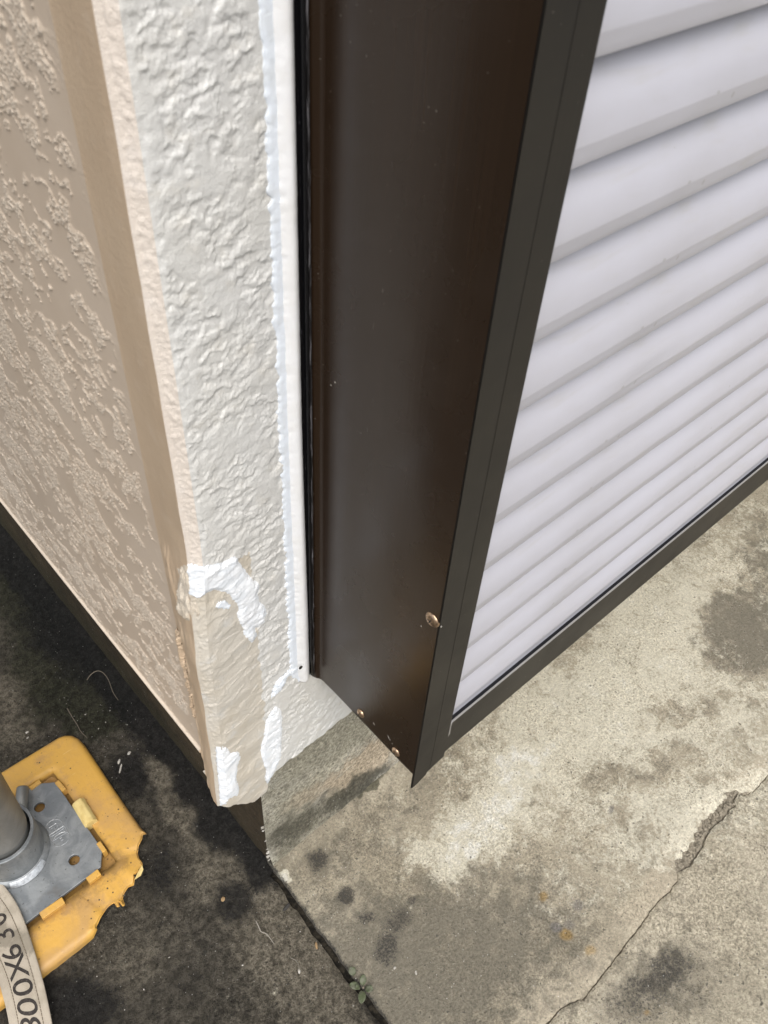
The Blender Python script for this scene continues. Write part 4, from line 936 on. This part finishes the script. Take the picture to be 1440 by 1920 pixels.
# ------------------------------------------------------------------ printed webbing of the scaffold sheet
strap = thing('sheet_webbing', (-.26, .10, .01), 'beige stitched webbing strap printed with black numbers lying over the yellow pad', 'strap')
rp = [(-70,1555),(-35,1603),(0,1650),(30,1692),(48,1733),(62,1775),(74,1815),(86,1862),(98,1922),(106,1985),(112,2060)]
lp = [(-150,1600),(-112,1660),(-72,1720),(-42,1765),(-22,1800),(-4,1838),(6,1870),(14,1905),(22,1950),(30,2010),(36,2080)]
zc = [.0215, .0230, .0245, .0255, .0260, .0255, .0235, .0190, .0120, .0075, .0060]
zl = [.0235, .0245, .0240, .0240, .0240, .0235, .0230, .0200, .0120, .0080, .0060]
def cr(Pts, n):                                         # resample a polyline smoothly
    Pts = np.array(Pts, float); m = len(Pts); out = []
    for t_ in np.linspace(0, m - 1, n):
        i = min(int(t_), m - 2); f_ = t_ - i
        p0, p1, p2, p3 = Pts[max(i - 1, 0)], Pts[i], Pts[i + 1], Pts[min(i + 2, m - 1)]
        out.append(.5 * (2 * p1 + (p2 - p0) * f_ + (2 * p0 - 5 * p1 + 4 * p2 - p3) * f_**2 + (3 * p1 - p0 - 3 * p2 + p3) * f_**3))
    return np.array(out)
RR = cr([gr(p, z) for p, z in zip(rp, zc)], 160); LL = cr([gr(p, z) for p, z in zip(lp, zl)], 160)
arcl = np.concatenate([[0], np.cumsum(np.linalg.norm(np.diff((RR + LL) / 2, axis=0), axis=1))])
def strap_at(l, k):                                     # l metres along, k 0 (left) .. 1 (right)
    a = np.stack([np.interp(l, arcl, RR[:, i]) for i in range(3)], -1); b = np.stack([np.interp(l, arcl, LL[:, i]) for i in range(3)], -1)
    p = b + (a - b) * np.asarray(k)[..., None]
    z = .0011 * fbm(np.asarray(l) * 45, np.asarray(k) * 2.2, 3, 300) + .0006 * np.exp(-((np.asarray(k) - .80) / .03)**2) * -1.2 + .0012 * np.exp(-((np.asarray(k) - .94) / .06)**2) - .0005 * np.exp(-((np.asarray(k) - .22) / .02)**2)
    p[..., 2] += z; return p
lv = np.linspace(0, arcl[-1], 260); kv = np.linspace(0, 1, 44); Lv, Kv = np.meshgrid(lv, kv)
P = strap_at(Lv, Kv); bot = P[[0, -1]].copy(); bot[..., 2] -= .0022
P = np.concatenate([bot[:1], P, bot[1:]], 0)
spx = proj(P); dirt = np.clip(.8 * blob(spx, 15, 1760, 50, 24, 20, .8) + .5 * blob(spx, 5, 1700, 14, 60, 0, .8) + .35 * blob(spx, 50, 1770, 20, 40, 0, .8), 0, 1)
zr_ = np.zeros(dirt.shape)
link('webbing', mesh_np('webbing', P, grid_faces(*P.shape[:2], False), MAT['cloth'], True, {'stain': np.stack([dirt, zr_, zr_, zr_ + 1], -1)}), strap)
for kq in (.22, .795):
    bm = bmesh.new(); l_ = .004
    while l_ < arcl[-1] - .004:
        q = strap_at(np.array([l_, l_ + .0015, l_ + .003]), np.array([kq] * 3)); q[:, 2] += .0002; q[1, 2] += .0003
        add_tube(bm, [tuple(x) for x in q], .0004, 5); l_ += .0037
    bm_obj('stitching', bm, MAT['thread'], strap)['kind'] = 'stuff'
# the print runs up the strap: 1800X6300
def l_of(py):                                           # length where the centreline passes a picture row
    c_ = proj((RR + LL) / 2)[:, 1]; return float(np.interp(py, c_, arcl))
glyphs = [('0', 1700, .0235), ('0', 1727, .0235), ('3', 1755, .0235), ('6', 1787, .0255), ('X', 1814, .0255), ('0', 1851, .0275), ('0', 1888, .0275), ('8', 1924, .0275), ('1', 1962, .027)]
for ch, py, hgt in glyphs:
    tm = text_mesh(ch, 1.0); n = len(tm.vertices)
    bm = bmesh.new(); bm.from_mesh(tm); bpy.data.meshes.remove(tm)
    bmesh.ops.subdivide_edges(bm, edges=[e for e in bm.edges if e.calc_length() > .12], cuts=2)
    co = np.array([v.co[:] for v in bm.verts]); co[:, 0] -= (co[:, 0].min() + co[:, 0].max()) / 2; co[:, 1] -= (co[:, 1].min() + co[:, 1].max()) / 2
    hh_ = co[:, 1].max() - co[:, 1].min(); sc_ = hgt / hh_
    l0 = l_of(py); wdt = .056
    L_ = l0 - co[:, 0] * sc_ * 1.05 + co[:, 1] * sc_ * -.30; K_ = .50 - co[:, 1] * sc_ / wdt
    q = strap_at(L_, K_); q[:, 2] += .00035
    for v, p in zip(bm.verts, q): v.co = p
    bm_obj('printed_digit', bm, MAT['ink'], strap)

# ------------------------------------------------------------------ small things on the ground
def leaf_mesh(base, tip, wd, z0, z1, curl=.002):
    B, T = np.array(gr(base, z0)), np.array(gr(tip, z1)); d = T - B; L = np.linalg.norm(d); u_ = d / L; s_ = np.cross([0, 0, 1], u_); s_ /= np.linalg.norm(s_)
    bm = bmesh.new(); rows = []
    for i in range(9):
        f_ = i / 8; w_ = wd * (math.sin(math.pi * min(1, f_ * .88 + .10))**.75) * (1 if f_ < .98 else .3)
        c_ = B + d * f_ + np.array([0, 0, curl * math.sin(math.pi * f_)])
        rows.append([bm.verts.new(tuple(c_ + s_ * w_ * k + np.array([0, 0, .0009 * abs(k)]))) for k in (-1, -.5, 0, .5, 1)])
    for p_, q_ in zip(rows, rows[1:]):
        for i in range(4): bm.faces.new((p_[i], p_[i + 1], q_[i + 1], q_[i]))
    return bm
wb = gr((681, 1852), -.004)
weed = thing('weed', tuple(wb), 'small green weed with rounded leaves growing in the joint between slabs', 'weed')
for b_, tp, wd, z0, z1 in [((679,1848),(682,1827),.0040,.001,.006), ((674,1852),(655,1846),.0042,.001,.004), ((685,1853),(700,1857),.0042,.001,.005), ((680,1858),(677,1883),.0046,.002,.005), ((675,1850),(667,1853),.0032,.003,.006), ((665,1828),(655,1814),.0045,-.001,.002)]:
    bm = leaf_mesh(b_, tp, wd, z0, z1); o = bm_obj('leaf', bm, MAT['leaf'], weed, True)
    so = o.modifiers.new('s', 'SOLIDIFY'); so.thickness = .0004
bm = bmesh.new(); add_tube(bm, [tuple(wb), tuple(np.array(gr((681, 1852), .002)))], [.0014, .0010], 8); bm_obj('stem', bm, MAT['twig'], weed)
def strand(name, pxs, r, mat, label, cat, z=.002, arch=.004):
    P3 = cr([np.array(gr(p, z)) + np.array([0, 0, arch * math.sin(math.pi * i / (len(pxs) - 1))]) for i, p in enumerate(pxs)], len(pxs) * 4)
    bm = bmesh.new(); n = len(P3); add_tube(bm, [tuple(p) for p in P3], [r * (1 - .5 * i / n) for i in range(n)], 6)
    return tag(bm_obj(name, bm, mat, None, True), label, cat)
strand('curved_straw', [(163,1275),(172,1267),(184,1263),(195,1267),(205,1280),(213,1301),(222,1313)], .0006, MAT['twig'], 'thin curved dry stem arching over dark moss beside the side wall', 'straw', .002, .008)
strand('dry_twig', [(126,1328),(136,1346),(146,1362),(152,1373),(164,1384)], .0006, MAT['twig'], 'thin straight dry twig on moss beside the rounded yellow pad corner', 'twig', .002, .004)
strand('pale_root', [(480,1727),(486,1740),(490,1748),(500,1752),(508,1762),(514,1770)], .0007, MAT['fibre'], 'pale forked root fibre on the dark slab left of the joint', 'root', .003, .002)
strand('fine_hair', [(545,1796),(554,1801),(560,1810),(562,1820)], .0003, MAT['fibre'], 'very fine hair curling to a white seed on the dark slab', 'hair', .0025, .001)
def flake(name, px_, lx, ly, ang, mat, label, cat, h=.0012, z=.0018, group=None):
    g = gr(px_, z); bm = bmesh.new(); b = bmesh.new(); bmesh.ops.create_icosphere(b, subdivisions=2, radius=1)
    for v in b.verts:
        k = 1 + .18 * math.sin(v.co.x * 7 + px_[0]) * math.cos(v.co.y * 5 + px_[1]); x, y = v.co.x * lx * k, v.co.y * ly * k
        v.co = Vector((g[0] + x * math.cos(rad(ang)) - y * math.sin(rad(ang)), g[1] + x * math.sin(rad(ang)) + y * math.cos(rad(ang)), z + v.co.z * h))
    tm = bpy.data.meshes.new('t'); b.to_mesh(tm); b.free(); bm.from_mesh(tm); bpy.data.meshes.remove(tm)
    return tag(bm_obj(name, bm, mat, None, False), label, cat, group)
flake('seed', (561,1821), .0026, .0014, 60, MAT['chip'], 'white oval seed at the end of a fine hair on the dark slab', 'seed')
flake('dry_leaf_bit', (593,1773), .0042, .0016, 60, MAT['leafbit'], 'orange brown dry leaf scrap lying in the dark joint', 'leaf scrap')
flake('stick', (537,1701), .0060, .0022, 10, MAT['stick'], 'short dark stick lying across the joint near the wall corner', 'stick', .0016, .001)
flake('tan_chip', (418,1686), .0030, .0026, 20, MAT['leafbit'], 'small tan mortar chip on the bluish black stain', 'chip')
flake('wood_chip', (226,1441), .0072, .0013, 48, MAT['chip'], 'longest pale splinter on the dark slab right of the yellow pad corner', 'splinter', .001, group='pale chips beside the yellow pad')
flake('wood_chip', (223,1428), .0040, .0016, 42, MAT['chip'], 'middle pale oval flake between round flake and long splinter', 'flake', .001, group='pale chips beside the yellow pad')
flake('wood_chip', (242,1412), .0030, .0019, 30, MAT['chip'], 'rounded pale flake uppermost of three near the yellow pad corner', 'flake', .001, group='pale chips beside the yellow pad')
flake('white_pebble', (51,1373), .0024, .0017, 0, MAT['chip'], 'larger bright white pebble on moss left of the pad top edge', 'pebble', .0013, group='white pebbles on the moss')
flake('white_pebble', (52,1383), .0019, .0011, 10, MAT['chip'], 'smaller white pebble just below the larger bright pebble', 'pebble', .001, group='white pebbles on the moss')
flake('white_crumb', (740,1815), .0019, .0015, 0, MAT['chip'], 'white crumb on the brownish concrete right of the weed', 'crumb', .001, .001, group='white crumbs right of the weed')
flake('white_crumb', (780,1824), .0024, .0013, 60, MAT['chip'], 'pale elongated crumb farther right of the weed on brownish concrete', 'crumb', .001, .001, group='white crumbs right of the weed')
